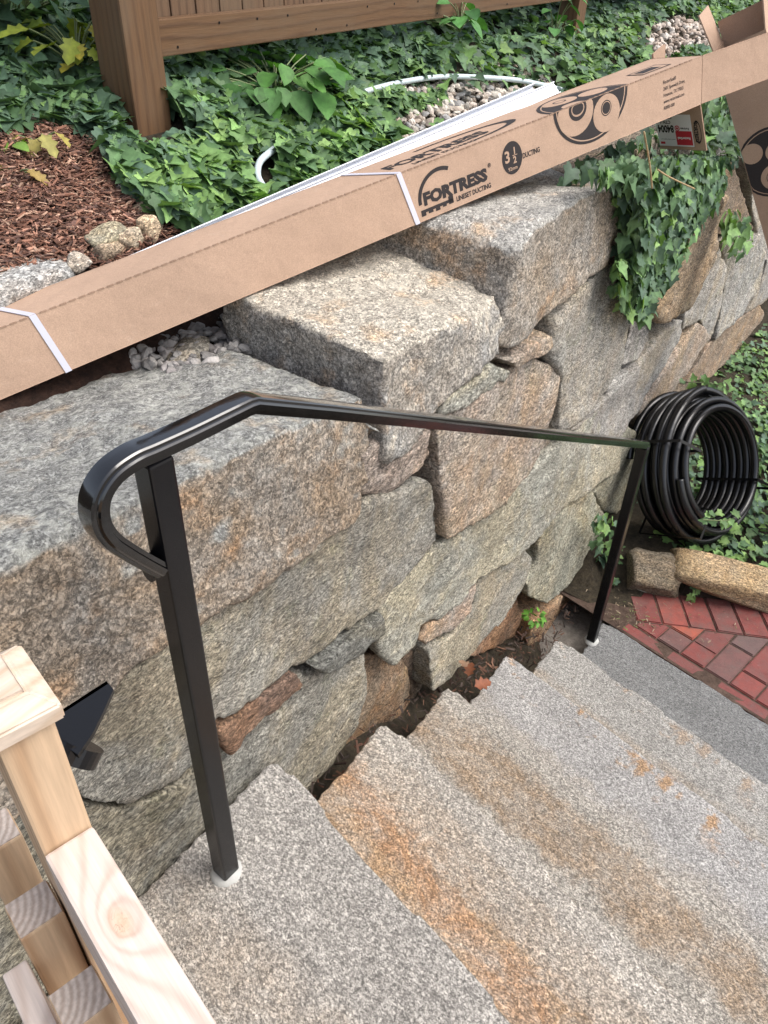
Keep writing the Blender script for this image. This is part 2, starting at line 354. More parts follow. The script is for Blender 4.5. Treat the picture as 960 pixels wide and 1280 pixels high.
M = dict(
    wall=mat_wall(),
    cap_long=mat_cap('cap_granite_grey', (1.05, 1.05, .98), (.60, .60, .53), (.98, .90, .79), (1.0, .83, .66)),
    cap_gold=mat_cap('cap_granite_gold', (1.55, 1.40, 1.16), (.76, .70, .58), (1.10, 1.08, 1.02), (1.05, .96, .86), .0),  # raised top tone is painted light from above, along with the lichen
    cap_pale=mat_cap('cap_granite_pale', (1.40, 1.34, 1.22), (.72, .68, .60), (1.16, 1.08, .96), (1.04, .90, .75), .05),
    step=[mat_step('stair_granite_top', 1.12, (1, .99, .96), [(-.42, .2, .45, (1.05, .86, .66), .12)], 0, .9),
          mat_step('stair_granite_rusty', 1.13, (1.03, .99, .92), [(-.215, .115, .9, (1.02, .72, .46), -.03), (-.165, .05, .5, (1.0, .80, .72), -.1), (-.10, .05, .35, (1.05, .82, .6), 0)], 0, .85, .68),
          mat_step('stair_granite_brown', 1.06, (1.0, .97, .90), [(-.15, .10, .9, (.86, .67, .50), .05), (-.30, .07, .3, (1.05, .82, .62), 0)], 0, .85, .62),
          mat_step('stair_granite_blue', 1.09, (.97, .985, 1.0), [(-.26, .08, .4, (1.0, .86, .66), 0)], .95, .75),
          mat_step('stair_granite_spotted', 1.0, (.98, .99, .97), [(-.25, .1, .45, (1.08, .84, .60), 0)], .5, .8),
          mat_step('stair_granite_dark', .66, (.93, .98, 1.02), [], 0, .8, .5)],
    core=mat_soil('wall_backing_soil', (.012, .010, .008), (.045, .035, .026)),
    soil=mat_soil('dark_soil', (.022, .018, .011), (.075, .058, .036)),
    mulchbed=mat_soil('mulch_base', (.022, .010, .006), (.075, .036, .022), 55),
    dirt=mat_soil('path_dirt', (.07, .045, .034), (.15, .10, .075), 30),
    card=mat_card('cardboard', (.43, .295, .212)), cardin=mat_card('cardboard_inside', (.30, .20, .14)),
    ink=mat_simple('black_print', (.035, .030, .030), .75, spec=.2, var=.2, sc=300), labelw=mat_simple('label_white', (.78, .77, .78), .45),
    red=mat_simple('label_red', (.52, .03, .05), .45), strap=mat_simple('white_strap', (.58, .58, .66), .35),
    white=mat_simple('white_plastic', (.68, .70, .74), .38, var=.04, sc=12), hose=mat_simple('pale_hose', (.52, .60, .62), .3, var=.08, sc=20),
    paint=mat_paint(), blackm=mat_simple('black_steel', (.005, .005, .006), .27, spec=.4, bump=(200, .1, .001)),
    zinc=mat_simple('zinc_bolt', (.45, .46, .50), .3, 1.0), pipe=mat_simple('black_corrugated_plastic', (.008, .008, .009), .27, spec=.55),
    grout=mat_simple('white_grout', (.40, .40, .38), .8, bump=(120, .4, .003), var=.12),
    pine=mat_wood('pale_pine', (.56, .46, .37), (.44, .32, .22), 58, .55),
    pinek=mat_wood('pale_pine_knot', (.58, .49, .43), (.43, .33, .27), 48, .5, knot=(-.519, .002, .0072)),
    pineo=mat_wood('orange_pine', (.56, .40, .26), (.36, .21, .11), 42, .5),
    end=mat_endgrain('pine_end_grain', (.56, .47, .40), (.34, .26, .21)),
    fence=mat_wood('brown_fence_wood', (.125, .066, .030), (.072, .035, .016), 46, .7, weather=(.13, .085, .05), bump=.35),
    fenceb=mat_wood('weathered_fence_board', (.13, .076, .042), (.075, .042, .023), 45, .75, weather=(.13, .09, .055), bump=.4),
    leaf=mat_leaf('ivy_leaf'), chip=mat_vcol('bark_chip', .85, .35, 90), pebble=mat_vcol('gravel_stone', .85, .3, 70, (60, .5, .006)),
    stem=mat_simple('plant_stem', (.12, .15, .06), .7, var=.3), stemy=mat_simple('dry_vine', (.34, .24, .12), .7, var=.3),
    brick=mat_brick(), cardp=mat_card('faded_cardboard', (.42, .26, .21)),
)

# ------------------------------------------------------------------ stones
PENDING = []
def shape_rock(o, amp, seed, fine=.35, aniso=(1, 1, 1), freq=5.5):
    me = o.data; n = len(me.vertices)
    co = np.empty(n*3, np.float32); me.vertices.foreach_get('co', co); co = co.reshape(-1, 3)
    no = np.empty(n*3, np.float32); me.vertex_normals.foreach_get('vector', no); no = no.reshape(-1, 3)
    off = Vector((seed*3.7, seed*1.9, -seed*2.3)); nf = noise.noise; out = np.empty((n,), np.float32)
    ax, ay, az = aniso
    for i in range(n):
        p = Vector((co[i][0]*ax, co[i][1]*ay, co[i][2]*az))
        a = nf(p*freq+off); b = nf(p*freq*2.6+off); c = nf(p*freq*7+off); d = nf(p*freq*16+off)
        out[i] = amp*(a*.9+(.30-abs(b))*.55+c*fine*.7+d*fine*.45)
    co += no*out[:, None]
    me.vertices.foreach_set('co', co.ravel()); me.update()
def rock_from_bm(name, bm, mat, parent, voxel=.011, smooth=6, amp=.010, seed=1, fine=.35, aniso=(1, 1, 1), freq=5.5, col=(1, 1, 1, 0)):
    bmesh.ops.recalc_face_normals(bm, faces=bm.faces[:])
    me = bpy.data.meshes.new(name); bm.to_mesh(me); bm.free()
    o = link(name, me, mat, parent); o.color = col
    r = o.modifiers.new('r', 'REMESH'); r.mode = 'VOXEL'; r.voxel_size = voxel; r.adaptivity = 0
    if smooth:
        s = o.modifiers.new('s', 'SMOOTH'); s.iterations = smooth; s.factor = .5
    PENDING.append((o, amp, seed, fine, aniso, freq)); return o
def bake_rocks():
    dg = bpy.context.evaluated_depsgraph_get()
    new = [(bpy.data.meshes.new_from_object(o.evaluated_get(dg))) for o, *_ in PENDING]
    for (o, amp, seed, fine, an, fr), me in zip(PENDING, new):
        mats = [m for m in o.data.materials]; old = o.data; o.modifiers.clear(); nm = old.name; o.data = me
        bpy.data.meshes.remove(old); me.name = nm; me.materials.clear()
        for m in mats: me.materials.append(m)
        me.polygons.foreach_set('use_smooth', [True]*len(me.polygons)); shape_rock(o, amp, seed, fine, an, fr)
    PENDING.clear()
def prism(pts_front, pts_back, bulge=0.0):
    bm = bmesh.new(); a = [bm.verts.new(p) for p in pts_front]; b = [bm.verts.new(p) for p in pts_back]; n = len(a)
    bm.faces.new(a); bm.faces.new(b[::-1])
    for i in range(n): bm.faces.new((a[i], b[i], b[(i+1) % n], a[(i+1) % n]))
    bmesh.ops.triangulate(bm, faces=bm.faces[:]); return bm
WALL_Y = .72
wall = tag(empty('stone_retaining_wall', (0, 0, 0)), 'dry laid granite retaining wall of big grey and tan boulders beside the steps', 'wall')
def wall_stone(poly, off=0.0, tilt=0.0, depth=.24, col=(1, 1, 1), rust=.3, amp=.013, seed=None, name='stone', tx=0.0, vox=.010, sm=2):
    P = [on_y(px, py, WALL_Y) for px, py in poly]; zc = sum(p.z for p in P)/len(P); xc = sum(p.x for p in P)/len(P)
    jr = random.Random(int(abs(xc*997+zc*131)*10)); jit = .016 if len(P) > 8 else .007
    f = [Vector((p.x, WALL_Y+off+tilt*(p.z-zc)+tx*(p.x-xc)+jr.uniform(-.2, 1)*jit, p.z)) for p in P]; b = [Vector((xc+(p.x-xc)*.93, WALL_Y+off+depth, zc+(p.z-zc)*.93)) for p in P]
    seed = len(PENDING)*1.37+2 if seed is None else seed
    return rock_from_bm(name, prism(f, b), M['wall'], wall, vox, sm, amp, seed, col=(*col, rust))
G = (1.0, 1.0, .98); PK = (1.02, .95, .88); TN = (1.05, .96, .82); DK = (.62, .62, .56); GR = (.92, .95, .88); BR = (.72, .58, .44)
STONES = [  # polygon in photo pixels on the wall face, y offset, tilt, colour, rust
 ([(60,935),(95,895),(160,846),(250,783),(330,715),(380,683),(430,645),(457,630),(500,618),(532,600),(545,612),(549,676),(512,716),(471,760),(430,790),(386,830),(365,838),(300,888),(272,905),(262,930),(228,978),(160,1008),(100,1000)], -.005, .05, (.84,.85,.80), .12),
 ([(-150,1100),(60,1010),(110,1004),(160,1013),(230,985),(268,935),(272,1010),(200,1120),(130,1180),(0,1330),(-150,1330)], -.008, .06, (.64,.65,.60), .05),
 ([(268,912),(300,889),(367,838),(378,855),(338,893),(304,918),(284,940)], -.012, 0, (.52,.37,.30), .35),
 ([(384,832),(400,817),(470,762),(469,786),(430,818),(396,838)], -.03, 0, (.46,.48,.46), 0),
 ([(274,935),(300,910),(374,852),(396,840),(440,810),(455,797),(461,860),(442,908),(412,948),(382,985),(330,1030),(275,1050)], .0, .06, (.74,.75,.70), .08),
 ([(459,798),(478,830),(520,828),(533,862),(530,902),(505,940),(440,990),(420,960),(441,912),(463,865)], .045, .04, BR, .9),
 ([(472,757),(510,718),(545,684),(560,678),(605,643),(650,599),(675,571),(694,555),(720,530),(749,507),(742,548),(765,545),(762,585),(728,606),(700,635),(669,664),(656,676),(627,701),(597,724),(573,750),(550,772),(527,778),(523,800),(490,832),(473,820),(467,790)], -.02, .03, (1.0,1.03,.94), .1),
 ([(597,728),(588,763),(567,787),(533,807),(525,800),(532,781),(555,773),(576,752)], -.005, 0, PK, .75),
 ([(653,684),(663,697),(653,723),(627,770),(587,815),(557,845),(535,862),(536,815),(568,791),(590,765),(600,728),(628,704)], -.015, .1, (.88,.89,.82), .2),
 ([(671,667),(730,608),(738,615),(748,640),(745,667),(700,729),(673,752),(655,745),(652,728),(667,700)], -.03, .05, (.90,.92,.78), .25),
 ([(757,668),(764,690),(742,728),(710,768),(675,810),(655,818),(655,797),(661,774),(690,749),(728,700)], -.035, 0, (.88,.66,.47), .8),
 ([(640,755),(656,755),(662,772),(655,800),(640,812),(600,830),(575,840),(600,800),(618,785)], .03, 0, (.72,.50,.36), .6),
 ([(526,808),(552,845),(543,872),(530,890),(534,862),(522,830)], .05, 0, (.55,.45,.36), .5),
 ([(546,545),(553,518),(585,502),(601,490),(640,460),(670,445),(686,456),(697,472),(688,515),(678,550),(662,584),(625,627),(598,645),(552,671),(549,605)], -.012, .03, PK, .55),
 ([(484,555),(516,551),(544,540),(546,572),(528,597),(484,624),(457,624),(453,616),(461,575)], .012, 0, (1.02,.90,.82), .35),
 ([(549,516),(556,497),(578,477),(613,455),(620,465),(621,476),(580,508),(552,520)], -.01, 0, GR, .05),
 ([(633,452),(662,430),(684,418),(687,432),(668,443),(640,461)], -.02, 0, PK, .7),
 ([(620,458),(640,463),(628,479),(619,474)], -.01, 0, GR, 0),
 ([(682,436),(690,400),(712,381),(765,329),(776,342),(785,377),(782,416),(775,455),(750,486),(720,521),(703,533),(692,538),(698,475)], -.02, .04, (.95,.95,.90), .2),
 ([(690,500),(697,480),(702,535),(692,560),(668,592),(664,583),(680,550)], .02, 0, (.9,.86,.8), .3),
 ([(789,388),(797,384),(812,413),(813,425),(796,450),(776,458),(780,440),(787,416)], -.005, 0, (.95,.95,.93), .1),
 ([(750,487),(781,462),(776,480),(761,492)], -.015, 0, (1.1,1.1,1.08), 0),
 ([(702,540),(722,523),(755,492),(785,465),(815,428),(842,400),(852,400),(850,425),(815,482),(797,515),(780,527),(766,545),(745,547),(720,534)], -.02, .02, G, .1),
 ([(768,548),(780,530),(795,541),(800,560),(792,600),(781,622),(768,642),(751,637),(740,615),(762,590)], -.03, 0, (.86,.88,.74), .15),
 ([(799,517),(812,488),(832,455),(852,425),(872,402),(884,420),(852,470),(822,508),(806,548),(797,541)], -.02, 0, (.95,.86,.78), .4),
 ([(857,380),(882,318),(897,302),(906,332),(902,376),(884,428),(874,400),(853,412)], -.01, 0, G, .1),
 ([(904,302),(950,292),(956,320),(946,356),(926,392),(890,425),(903,378),(908,335)], -.01, .03, (.95,.96,.95), .1),
 ([(957,325),(975,300),(1010,270),(1010,330),(955,375),(932,392),(948,356)], -.005, 0, (.88,.88,.88), .2),
 ([(893,262),(905,228),(930,205),(940,255),(948,288),(903,298),(890,300)], .03, 0, (.62,.52,.42), .5),
 ([(884,432),(903,412),(930,395),(950,380),(960,400),(925,440),(885,475),(860,480)], .0, 0, (.85,.72,.6), .5),
 ([(950,200),(1000,180),(1010,262),(957,318),(945,260)], .02, 0, G, .2),
 ([(802,655),(815,610),(830,560),(842,500),(868,472),(860,520),(840,585),(820,640)], .0, 0, (.6,.55,.5), .3),
 ([(820,300),(850,262),(885,240),(900,222),(893,258),(860,290),(835,330)], .05, 0, (.7,.62,.5), .4),
 ([(776,228),(800,215),(850,180),(900,150),(900,218),(850,262),(822,295),(793,352),(783,372),(768,325)], .09, 0, (.6,.55,.48), .4),
]
for s in STONES:
    wall_stone(s[0], s[1], s[2], col=s[3], rust=s[4], tx=random.uniform(-.02, .02), vox=.007 if len(s[0]) < 10 else .009, sm=1)
# big overhanging brown boulder at the right, bulging out of the face
wall_stone([(802,392),(815,400),(832,396),(850,380),(870,352),(880,316),(884,280),(895,240),(880,243),(850,265),(823,292),(812,340),(795,358)], -.06, -.05, depth=.34, col=(.88,.76,.60), rust=.35, amp=.02, sm=10)
# cap boulders: explicit corners (front-bottom ring, back ring)
def cap(front, back, mat, amp=.014, seed=3, sm=6, aniso=(1, 1, 1), name='cap_stone', freq=5.5):
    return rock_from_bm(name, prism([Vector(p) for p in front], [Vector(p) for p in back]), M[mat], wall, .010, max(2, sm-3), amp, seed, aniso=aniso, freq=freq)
Y = WALL_Y
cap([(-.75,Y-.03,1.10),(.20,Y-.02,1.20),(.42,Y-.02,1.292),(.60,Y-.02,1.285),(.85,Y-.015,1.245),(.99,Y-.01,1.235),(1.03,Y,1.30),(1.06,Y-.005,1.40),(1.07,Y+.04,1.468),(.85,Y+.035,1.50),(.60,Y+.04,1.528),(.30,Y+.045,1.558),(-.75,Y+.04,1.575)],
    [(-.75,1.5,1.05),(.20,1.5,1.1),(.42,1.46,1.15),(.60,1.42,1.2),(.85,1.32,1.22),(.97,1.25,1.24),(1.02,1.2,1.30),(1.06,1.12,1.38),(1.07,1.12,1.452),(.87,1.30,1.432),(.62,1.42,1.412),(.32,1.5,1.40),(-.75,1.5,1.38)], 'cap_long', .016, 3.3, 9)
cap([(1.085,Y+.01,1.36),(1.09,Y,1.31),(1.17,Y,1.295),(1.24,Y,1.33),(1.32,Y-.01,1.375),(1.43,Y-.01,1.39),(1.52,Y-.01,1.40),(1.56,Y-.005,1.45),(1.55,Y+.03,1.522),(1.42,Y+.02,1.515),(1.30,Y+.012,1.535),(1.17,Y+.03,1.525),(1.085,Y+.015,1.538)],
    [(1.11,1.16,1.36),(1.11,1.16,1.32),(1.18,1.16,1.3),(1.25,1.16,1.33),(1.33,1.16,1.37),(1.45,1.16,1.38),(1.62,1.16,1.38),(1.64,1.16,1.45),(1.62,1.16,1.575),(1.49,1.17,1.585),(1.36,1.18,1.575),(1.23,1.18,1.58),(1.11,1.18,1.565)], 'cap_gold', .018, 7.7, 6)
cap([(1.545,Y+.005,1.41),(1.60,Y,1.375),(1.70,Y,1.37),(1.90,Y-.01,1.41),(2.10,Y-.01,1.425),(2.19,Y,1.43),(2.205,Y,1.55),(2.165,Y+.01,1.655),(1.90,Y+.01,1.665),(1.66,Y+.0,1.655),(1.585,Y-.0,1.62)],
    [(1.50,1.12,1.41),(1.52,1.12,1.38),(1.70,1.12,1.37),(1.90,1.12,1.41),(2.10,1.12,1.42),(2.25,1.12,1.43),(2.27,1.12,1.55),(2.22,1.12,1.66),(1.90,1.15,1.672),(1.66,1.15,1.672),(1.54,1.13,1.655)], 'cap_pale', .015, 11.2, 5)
# stones at the wall top behind the ivy, and rubble backing
for (x, z0, w, h) in ((2.45,1.36,.4,.2),(2.95,1.4,.45,.18),(3.5,1.38,.5,.2),(4.1,1.36,.6,.22),(4.8,1.36,.6,.22),(5.6,1.36,.8,.22),(6.6,1.36,.9,.22)):
    cap([(x-w/2,Y+.1,z0),(x+w/2,Y+.1,z0),(x+w/2,Y+.1,z0+h-.05),(x,Y+.08,z0+h),(x-w/2,Y+.1,z0+h-.04)], [(x-w/2,1.05,z0),(x+w/2,1.05,z0),(x+w/2,1.05,z0+h-.05),(x,1.05,z0+h),(x-w/2,1.05,z0+h-.04)], 'wall', .02, x*3, 8)
# far run of the wall beyond the frame's middle, coursed blocks
rw = random.Random(5)
xx = 4.6
while xx < 8.5:
    z = -.05
    while z < 1.3:
        h = rw.uniform(.26, .42); w = rw.uniform(.5, .9); yb = .80+rw.uniform(-.03, .03)
        if z+h > .0:
            j = lambda: rw.uniform(-.05, .05)
            fr = [(xx+j(), yb, z+j()*.5), (xx+w+j(), yb, z+j()*.5), (xx+w+j(), yb+.01, z+h+j()*.5), (xx+j(), yb+.01, z+h+j()*.5)]
            rock_from_bm('stone', prism([Vector(p) for p in fr], [Vector((p[0], yb+.3, p[2])) for p in fr]), M['wall'], wall, .03, 2, .03, xx+z, col=(rw.uniform(.75, 1), rw.uniform(.75, .95), rw.uniform(.7, .9), .3))
        z += h+.01
    xx += .72
bm = bmesh.new(); box_bm(bm, (3.6, .97, .68), *AX, 4.9, .13, .74)
mesh_obj('backing', bm, M['core'], wall)

# ------------------------------------------------------------------ stairs
stair = tag(empty('granite_staircase', (.7, 0, 0)), 'wide granite stone steps with rust stains going down to the brick path', 'stairs')
RIS = .163152; SA = math.radians(-13.5)
DA = Vector((math.cos(math.radians(-103.5)), math.sin(math.radians(-103.5)), 0))
corners = [(.687,.702), (1.0,.645), (1.32,.636), (1.675,.616), (1.993,.558)]
def step(i, front, z, back, thick, width=1.75, da=DA, sa=SA, lback=None):
    F = Vector((*front, 0)); r = random.Random(i+3)
    Ri = Matrix.Rotation(-sa, 3, 'Z')
    out = []
    n = 26
    for k in range(n+1):                           # front edge with a split, slightly uneven line
        q = F+da*(width*k/n); q += Vector((math.cos(sa), math.sin(sa), 0))*(.007*fbm(Vector((k*.45, i*7.1, 0)))+(0 if k else -.012)); out.append(q)
    out.append(F+da*width+Vector((-back, 0, 0))); bl = F+Vector((-back, .0, 0)); out.append(bl)
    for k in range(1, 6): out.append(bl.lerp(F, k/6)+Vector((0, .010*fbm(Vector((k*.8, i*3.3, 4))), 0)))
    loc = [Ri @ (p-F) for p in out]
    top = [Vector((p.x, p.y, 0)) for p in loc]; bot = [Vector((p.x-.012, p.y, -thick)) for p in loc]
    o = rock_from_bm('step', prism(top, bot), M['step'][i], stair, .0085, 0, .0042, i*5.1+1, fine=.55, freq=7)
    o.location = F-Vector((.7, 0, 0))+Vector((0, 0, z)); o.rotation_euler.z = sa
    return o
for i, c in enumerate(corners):
    z = RIS*(5-i)
    step(i, c, z, 1.9 if i == 0 else .44, .15)
step(5, (2.358, .494), 0.0, .55, .18, sa=math.radians(-12.3), da=Vector((math.cos(math.radians(-102.3)), math.sin(math.radians(-102.3)), 0)))
# soil and rubble fill under the stairs and in the slot against the wall
V = []; F = []
prof = [(.1, .62), (.70, .62), (.95, .50), (1.28, .35), (1.62, .19), (1.95, .03), (2.35, -.09)]
bm = bmesh.new()
for (x, z) in prof:
    V.append(bm.verts.new((x, .80, z-.0))); V.append(bm.verts.new((x, .40, z-.25)))
for k in range(len(prof)-1): bm.faces.new((V[2*k], V[2*k+1], V[2*k+3], V[2*k+2]))
bmesh.ops.subdivide_edges(bm, edges=bm.edges[:], cuts=5, use_grid_fill=True)
for v in bm.verts: v.co.z += .02*fbm(v.co*9)
o = mesh_obj('earth_fill', bm, M['soil'], None, True); o['kind'] = 'structure'

# ------------------------------------------------------------------ ground sheets
def sheet(name, x0, x1, y0, y1, nx, ny, zf, mat):
    xs = np.linspace(x0, x1, nx); ys = np.linspace(y0, y1, ny); V = [(x, y, zf(x, y)) for y in ys for x in xs]
    F = [(j*nx+i, j*nx+i+1, (j+1)*nx+i+1, (j+1)*nx+i) for j in range(ny-1) for i in range(nx-1)]
    o = raw_obj(name, V, F, mat, None, True); o['kind'] = 'structure'; return o
sheet('ground', -120, 120, -120, 120, 3, 3, lambda x, y: -.12, mat_soil('gravel_yard', (.16,.145,.125), (.30,.27,.24), 30))
sheet('planting_bed', 2.42, 9, -2.5, .85, 80, 40, lambda x, y: -.05+.045*(y > .36)+(.09 if (x-2.62)*.9+(y-.40)*.43 > .06 else 0)+.02*noise.noise(Vector((x*3, y*3, 0))), M['soil'])
sheet('upper_ground', -3, 12, 1.10, 7, 220, 110, terrain, M['soil'])

# ------------------------------------------------------------------ handrail
hr = tag(empty('handrail', (.451, .612, 5*RIS)), 'black painted steel handrail with curled end on two square posts', 'handrail')
def hp(v): return Vector(v)-Vector((.451, .612, 5*RIS))
p1 = Vector((.451, .612, 0)); p2 = Vector((2.224, .49, 0)); dr = (p2-p1).normalized(); nr = Vector((-dr.y, dr.x, 0))
def hs(s, z): return hp(p1+dr*s+Vector((0, 0, z)))
prof = [(-.0215,-.005),(-.0215,.0035),(-.0195,.0060),(-.0172,.0066),(-.0164,.0098),(-.0140,.0118),(0,.0130),(.0140,.0118),(.0164,.0098),(.0172,.0066),(.0195,.0060),(.0215,.0035),(.0215,-.005),(.0165,-.0065),(.0165,-.012),(-.0165,-.012),(-.0165,-.0065)]
ZT = 1.706
curl = [(-.021,1.549),(-.038,1.572),(-.060,1.604),(-.0755,1.630),(-.0825,1.657),(-.076,1.684),(-.056,1.702),(-.028,1.7085),(0,ZT+.0015),(.05,ZT),(.10,ZT)]
pts = [p for p in smooth_path([hs(s, z) for s, z in curl], 6)]
rail_pts = pts+[hs(.138, ZT)]+[hs(.147, ZT-.0015)]+[hs(.156, ZT-.006)]+[hs(.147+(1.775-.147)*k/12, ZT+(0.893-ZT)*k/12) for k in range(1, 13)]
def rail_up(pts):
    V = []; m = len(prof); n = len(pts); F = []
    for i, p in enumerate(pts):
        t = (pts[min(i+1, n-1)]-pts[max(i-1, 0)]).normalized(); b = nr; a = t.cross(b)*-1
        if i == 0 or True:
            a = t.cross(b)
        for (u, w) in prof: V.append(p+b*u*.86+a*w*.9)
    for i in range(n-1):
        for k in range(m): F.append((i*m+k, i*m+(k+1) % m, (i+1)*m+(k+1) % m, (i+1)*m+k))
    F.append(tuple(range(m-1, -1, -1))); F.append(tuple((n-1)*m+k for k in range(m))); return V, F
V, F = rail_up(rail_pts); bm = bmesh.new(); vs = [bm.verts.new(v) for v in V]
for f in F: bm.faces.new([vs[k] for k in f])
ro = mesh_obj('rail', bm, M['paint'], hr)
md = ro.data; md.polygons.foreach_set('use_smooth', [len(p.vertices) == 4 for p in md.polygons])
try: md.set_sharp_from_angle(angle=math.radians(22))
except Exception: pass
for (s, z0, z1, tl) in ((0.0, 5*RIS, ZT-.010, 0), (1.773, 0.0, .884, 0)):
    c = hs(s, (z0+z1)/2)
    box_obj('post', c, (dr, nr, Vector((0, 0, 1))), (.0168, .0168, (z1-z0)/2), M['blackm'], hr, .0035)
    bm = bmesh.new(); n = 22; rg = [bm.verts.new(hs(s, z0+.003)+Vector((math.cos(6.283*k/n), math.sin(6.283*k/n), 0))*(.029+.005*noise.noise(Vector((k*.7, s, 0))))+Vector((0, 0, -.004))) for k in range(n)]
    r2 = [bm.verts.new(hs(s, z0+.010)+Vector((math.cos(6.283*k/n), math.sin(6.283*k/n), 0))*(.0245+.004*noise.noise(Vector((k*.9, s, 4))))) for k in range(n)]
    for k in range(n): bm.faces.new((rg[k], rg[(k+1) % n], r2[(k+1) % n], r2[k]))
    bm.faces.new(r2); mesh_obj('grout_collar', bm, M['grout'], hr, True)
V, F = tube([hs(-.034, 1.545), hs(-.019, 1.545)], .011, 12); raw_obj('bolt', V, F, M['blackm'], hr)
V, F = tube([hs(1.775, .893), hs(1.787, .886)], [.014, .006], 10); raw_obj('end_cap', V, F, M['paint'], hr)
bake_rocks()

# ------------------------------------------------------------------ cardboard boxes
P0 = Vector((1.7441, .8749, 1.690)); A = Vector((.9239, -.3347, .1856)).normalized(); U = Vector((-.1217, .2030, .9716)); U = (U-A*U.dot(A)).normalized(); B = U.cross(A).normalized()
BH, BW = .117, .165; S0, S1 = -1.52, .742
def text_mesh(txt, size, bold=0.0, align='LEFT', spacing=1.0, shear=0):
    cu = bpy.data.curves.new('lettering', 'FONT'); cu.body = txt; cu.size = size; cu.offset = bold; cu.align_x = align; cu.space_character = spacing; cu.shear = shear; cu.resolution_u = 2
    o = bpy.data.objects.new('lettering', cu); COL.objects.link(o)
    bpy.context.view_layer.update(); me = bpy.data.meshes.new_from_object(o.evaluated_get(bpy.context.evaluated_depsgraph_get()))
    bpy.data.objects.remove(o); bpy.data.curves.remove(cu)
    V = np.empty(len(me.vertices)*3); me.vertices.foreach_get('co', V); V = V.reshape(-1, 3); F = [tuple(p.vertices) for p in me.polygons]; bpy.data.meshes.remove(me); return V[:, :2], F
def on_face(name, V2, F, org, e1, e2, lift, mat, parent, rot=0, sx=1.0):
    n = e1.cross(e2); ca, sa = math.cos(rot), math.sin(rot)
    W = [org+e1*((x*ca*sx-y*sa))+e2*((x*sa*sx+y*ca))+n*lift for x, y in V2]
    return raw_obj(name, W, F, mat, parent)
def disc2(cx, cy, rx, ry=None, n=28, a0=0, a1=6.2832, ri=0):
    ry = ry or rx; V = []; F = []
    if ri <= 0:
        V = [(cx+rx*math.cos(a0+(a1-a0)*k/n), cy+ry*math.sin(a0+(a1-a0)*k/n)) for k in range(n if a1-a0 > 6.28 else n+1)]; F = [tuple(range(len(V)))]
    else:
        for k in range(n+1):
            q = a0+(a1-a0)*k/n; V += [(cx+rx*math.cos(q), cy+ry*math.sin(q)), (cx+rx*ri*math.cos(q), cy+ry*ri*math.sin(q))]
        F = [(2*k, 2*k+2, 2*k+3, 2*k+1) for k in range(n)]
    return V, F
def open_box(name, parent, P, a, u, b, s0, s1, h, w, th=.004, closed0=True):
    """carton tube of four corrugated walls, open at s1"""
    bm = bmesh.new(); L = (s1-s0)/2; mid = P+a*((s0+s1)/2)
    box_bm(bm, mid+b*(th/2)+u*(h/2), a, u, b, L, h/2, th/2, .0008)
    box_bm(bm, mid+b*(w-th/2)+u*(h/2), a, u, b, L, h/2, th/2, .0008)
    box_bm(bm, mid+b*(w/2)+u*(h-th/2-.0003), a, u, b, L-.0005, th/2, w/2-th, .0008)
    box_bm(bm, mid+b*(w/2)+u*(th/2+.0003), a, u, b, L-.0005, th/2, w/2-th, .0008)
    if closed0: box_bm(bm, P+a*(s0+th)+b*(w/2)+u*(h/2), a, u, b, th/2, h/2-th, w/2-th)
    return mesh_obj(name, bm, M['card'], parent)
bx = tag(empty('long_cardboard_box', P0), 'long tan cardboard carton with black printing lying across the wall top', 'cardboard box', 'cardboard duct cartons')
Z0 = Vector((0, 0, 0))
open_box('carton', bx, Z0, A, U, B, S0, S1, BH, BW)
# perforated crease: a row of small raised teeth along the folded edge
bm = bmesh.new(); s = S0+.05
while s < S1-.03:
    box_bm(bm, A*s+U*(BH-.0005)+B*.0006, A, U, B, .0062, .0016, .0013); s += .0185
o = mesh_obj('perforated_edge', bm, M['cardin'], bx); o['kind'] = 'stuff'
# end flaps: front flap swung straight on, top flap, back flap, bottom flap hanging with the label
def flap(name, hinge, wdir, wlen, fdir, flen, mat='card', bend=0.0):
    fdir = Vector(fdir).normalized(); nrm = Vector(wdir).cross(fdir).normalized(); bm = bmesh.new()
    box_bm(bm, hinge+Vector(wdir)*(wlen/2)+fdir*(flen/2), wdir, fdir, nrm, wlen/2-.001, flen/2, .002, .0007); return mesh_obj(name, bm, M[mat], bx)
E0 = A*S1
flap('end_flap', E0+B*.002, U, BH, A*.985-B*.10+U*.0, .30)
flap('end_flap', E0+U*(BH-.004)-A*.006+B*.006, B, BW-.012, -U*.95-A*.2, .10)
flap('end_flap', E0+B*(BW-.002), U, BH+.012, A*.9+B*.2+U*.14, .07)
k = .25; e2 = (-U*math.cos(k)+A*math.sin(k)).normalized(); FL = .132
hf = flap('end_flap', E0+B*.002, B, BW-.004, e2, FL); hf['label'] = 'hanging bottom flap carrying the white and red label'
# straps
for (sa_, sb_) in ((-1.083, -1.069), (-.262, -.236)):
    bm = bmesh.new(); sm = (sa_+sb_)/2; lean = A*(sb_-sa_)
    d1 = (-U*BH+lean).normalized(); ln = (U*BH-lean).length/2
    box_bm(bm, A*sm+U*(BH/2)-B*.0012, A, d1, B, .0062, ln+.001, .0007); d2 = (B*BW-A*.045).normalized()
    box_bm(bm, A*(sa_+ -.0225)+U*(BH+.0012)+B*(BW/2), A, d2, U, .0062, BW/2+.002, .0007)
    mesh_obj('strap', bm, M['strap'], bx)
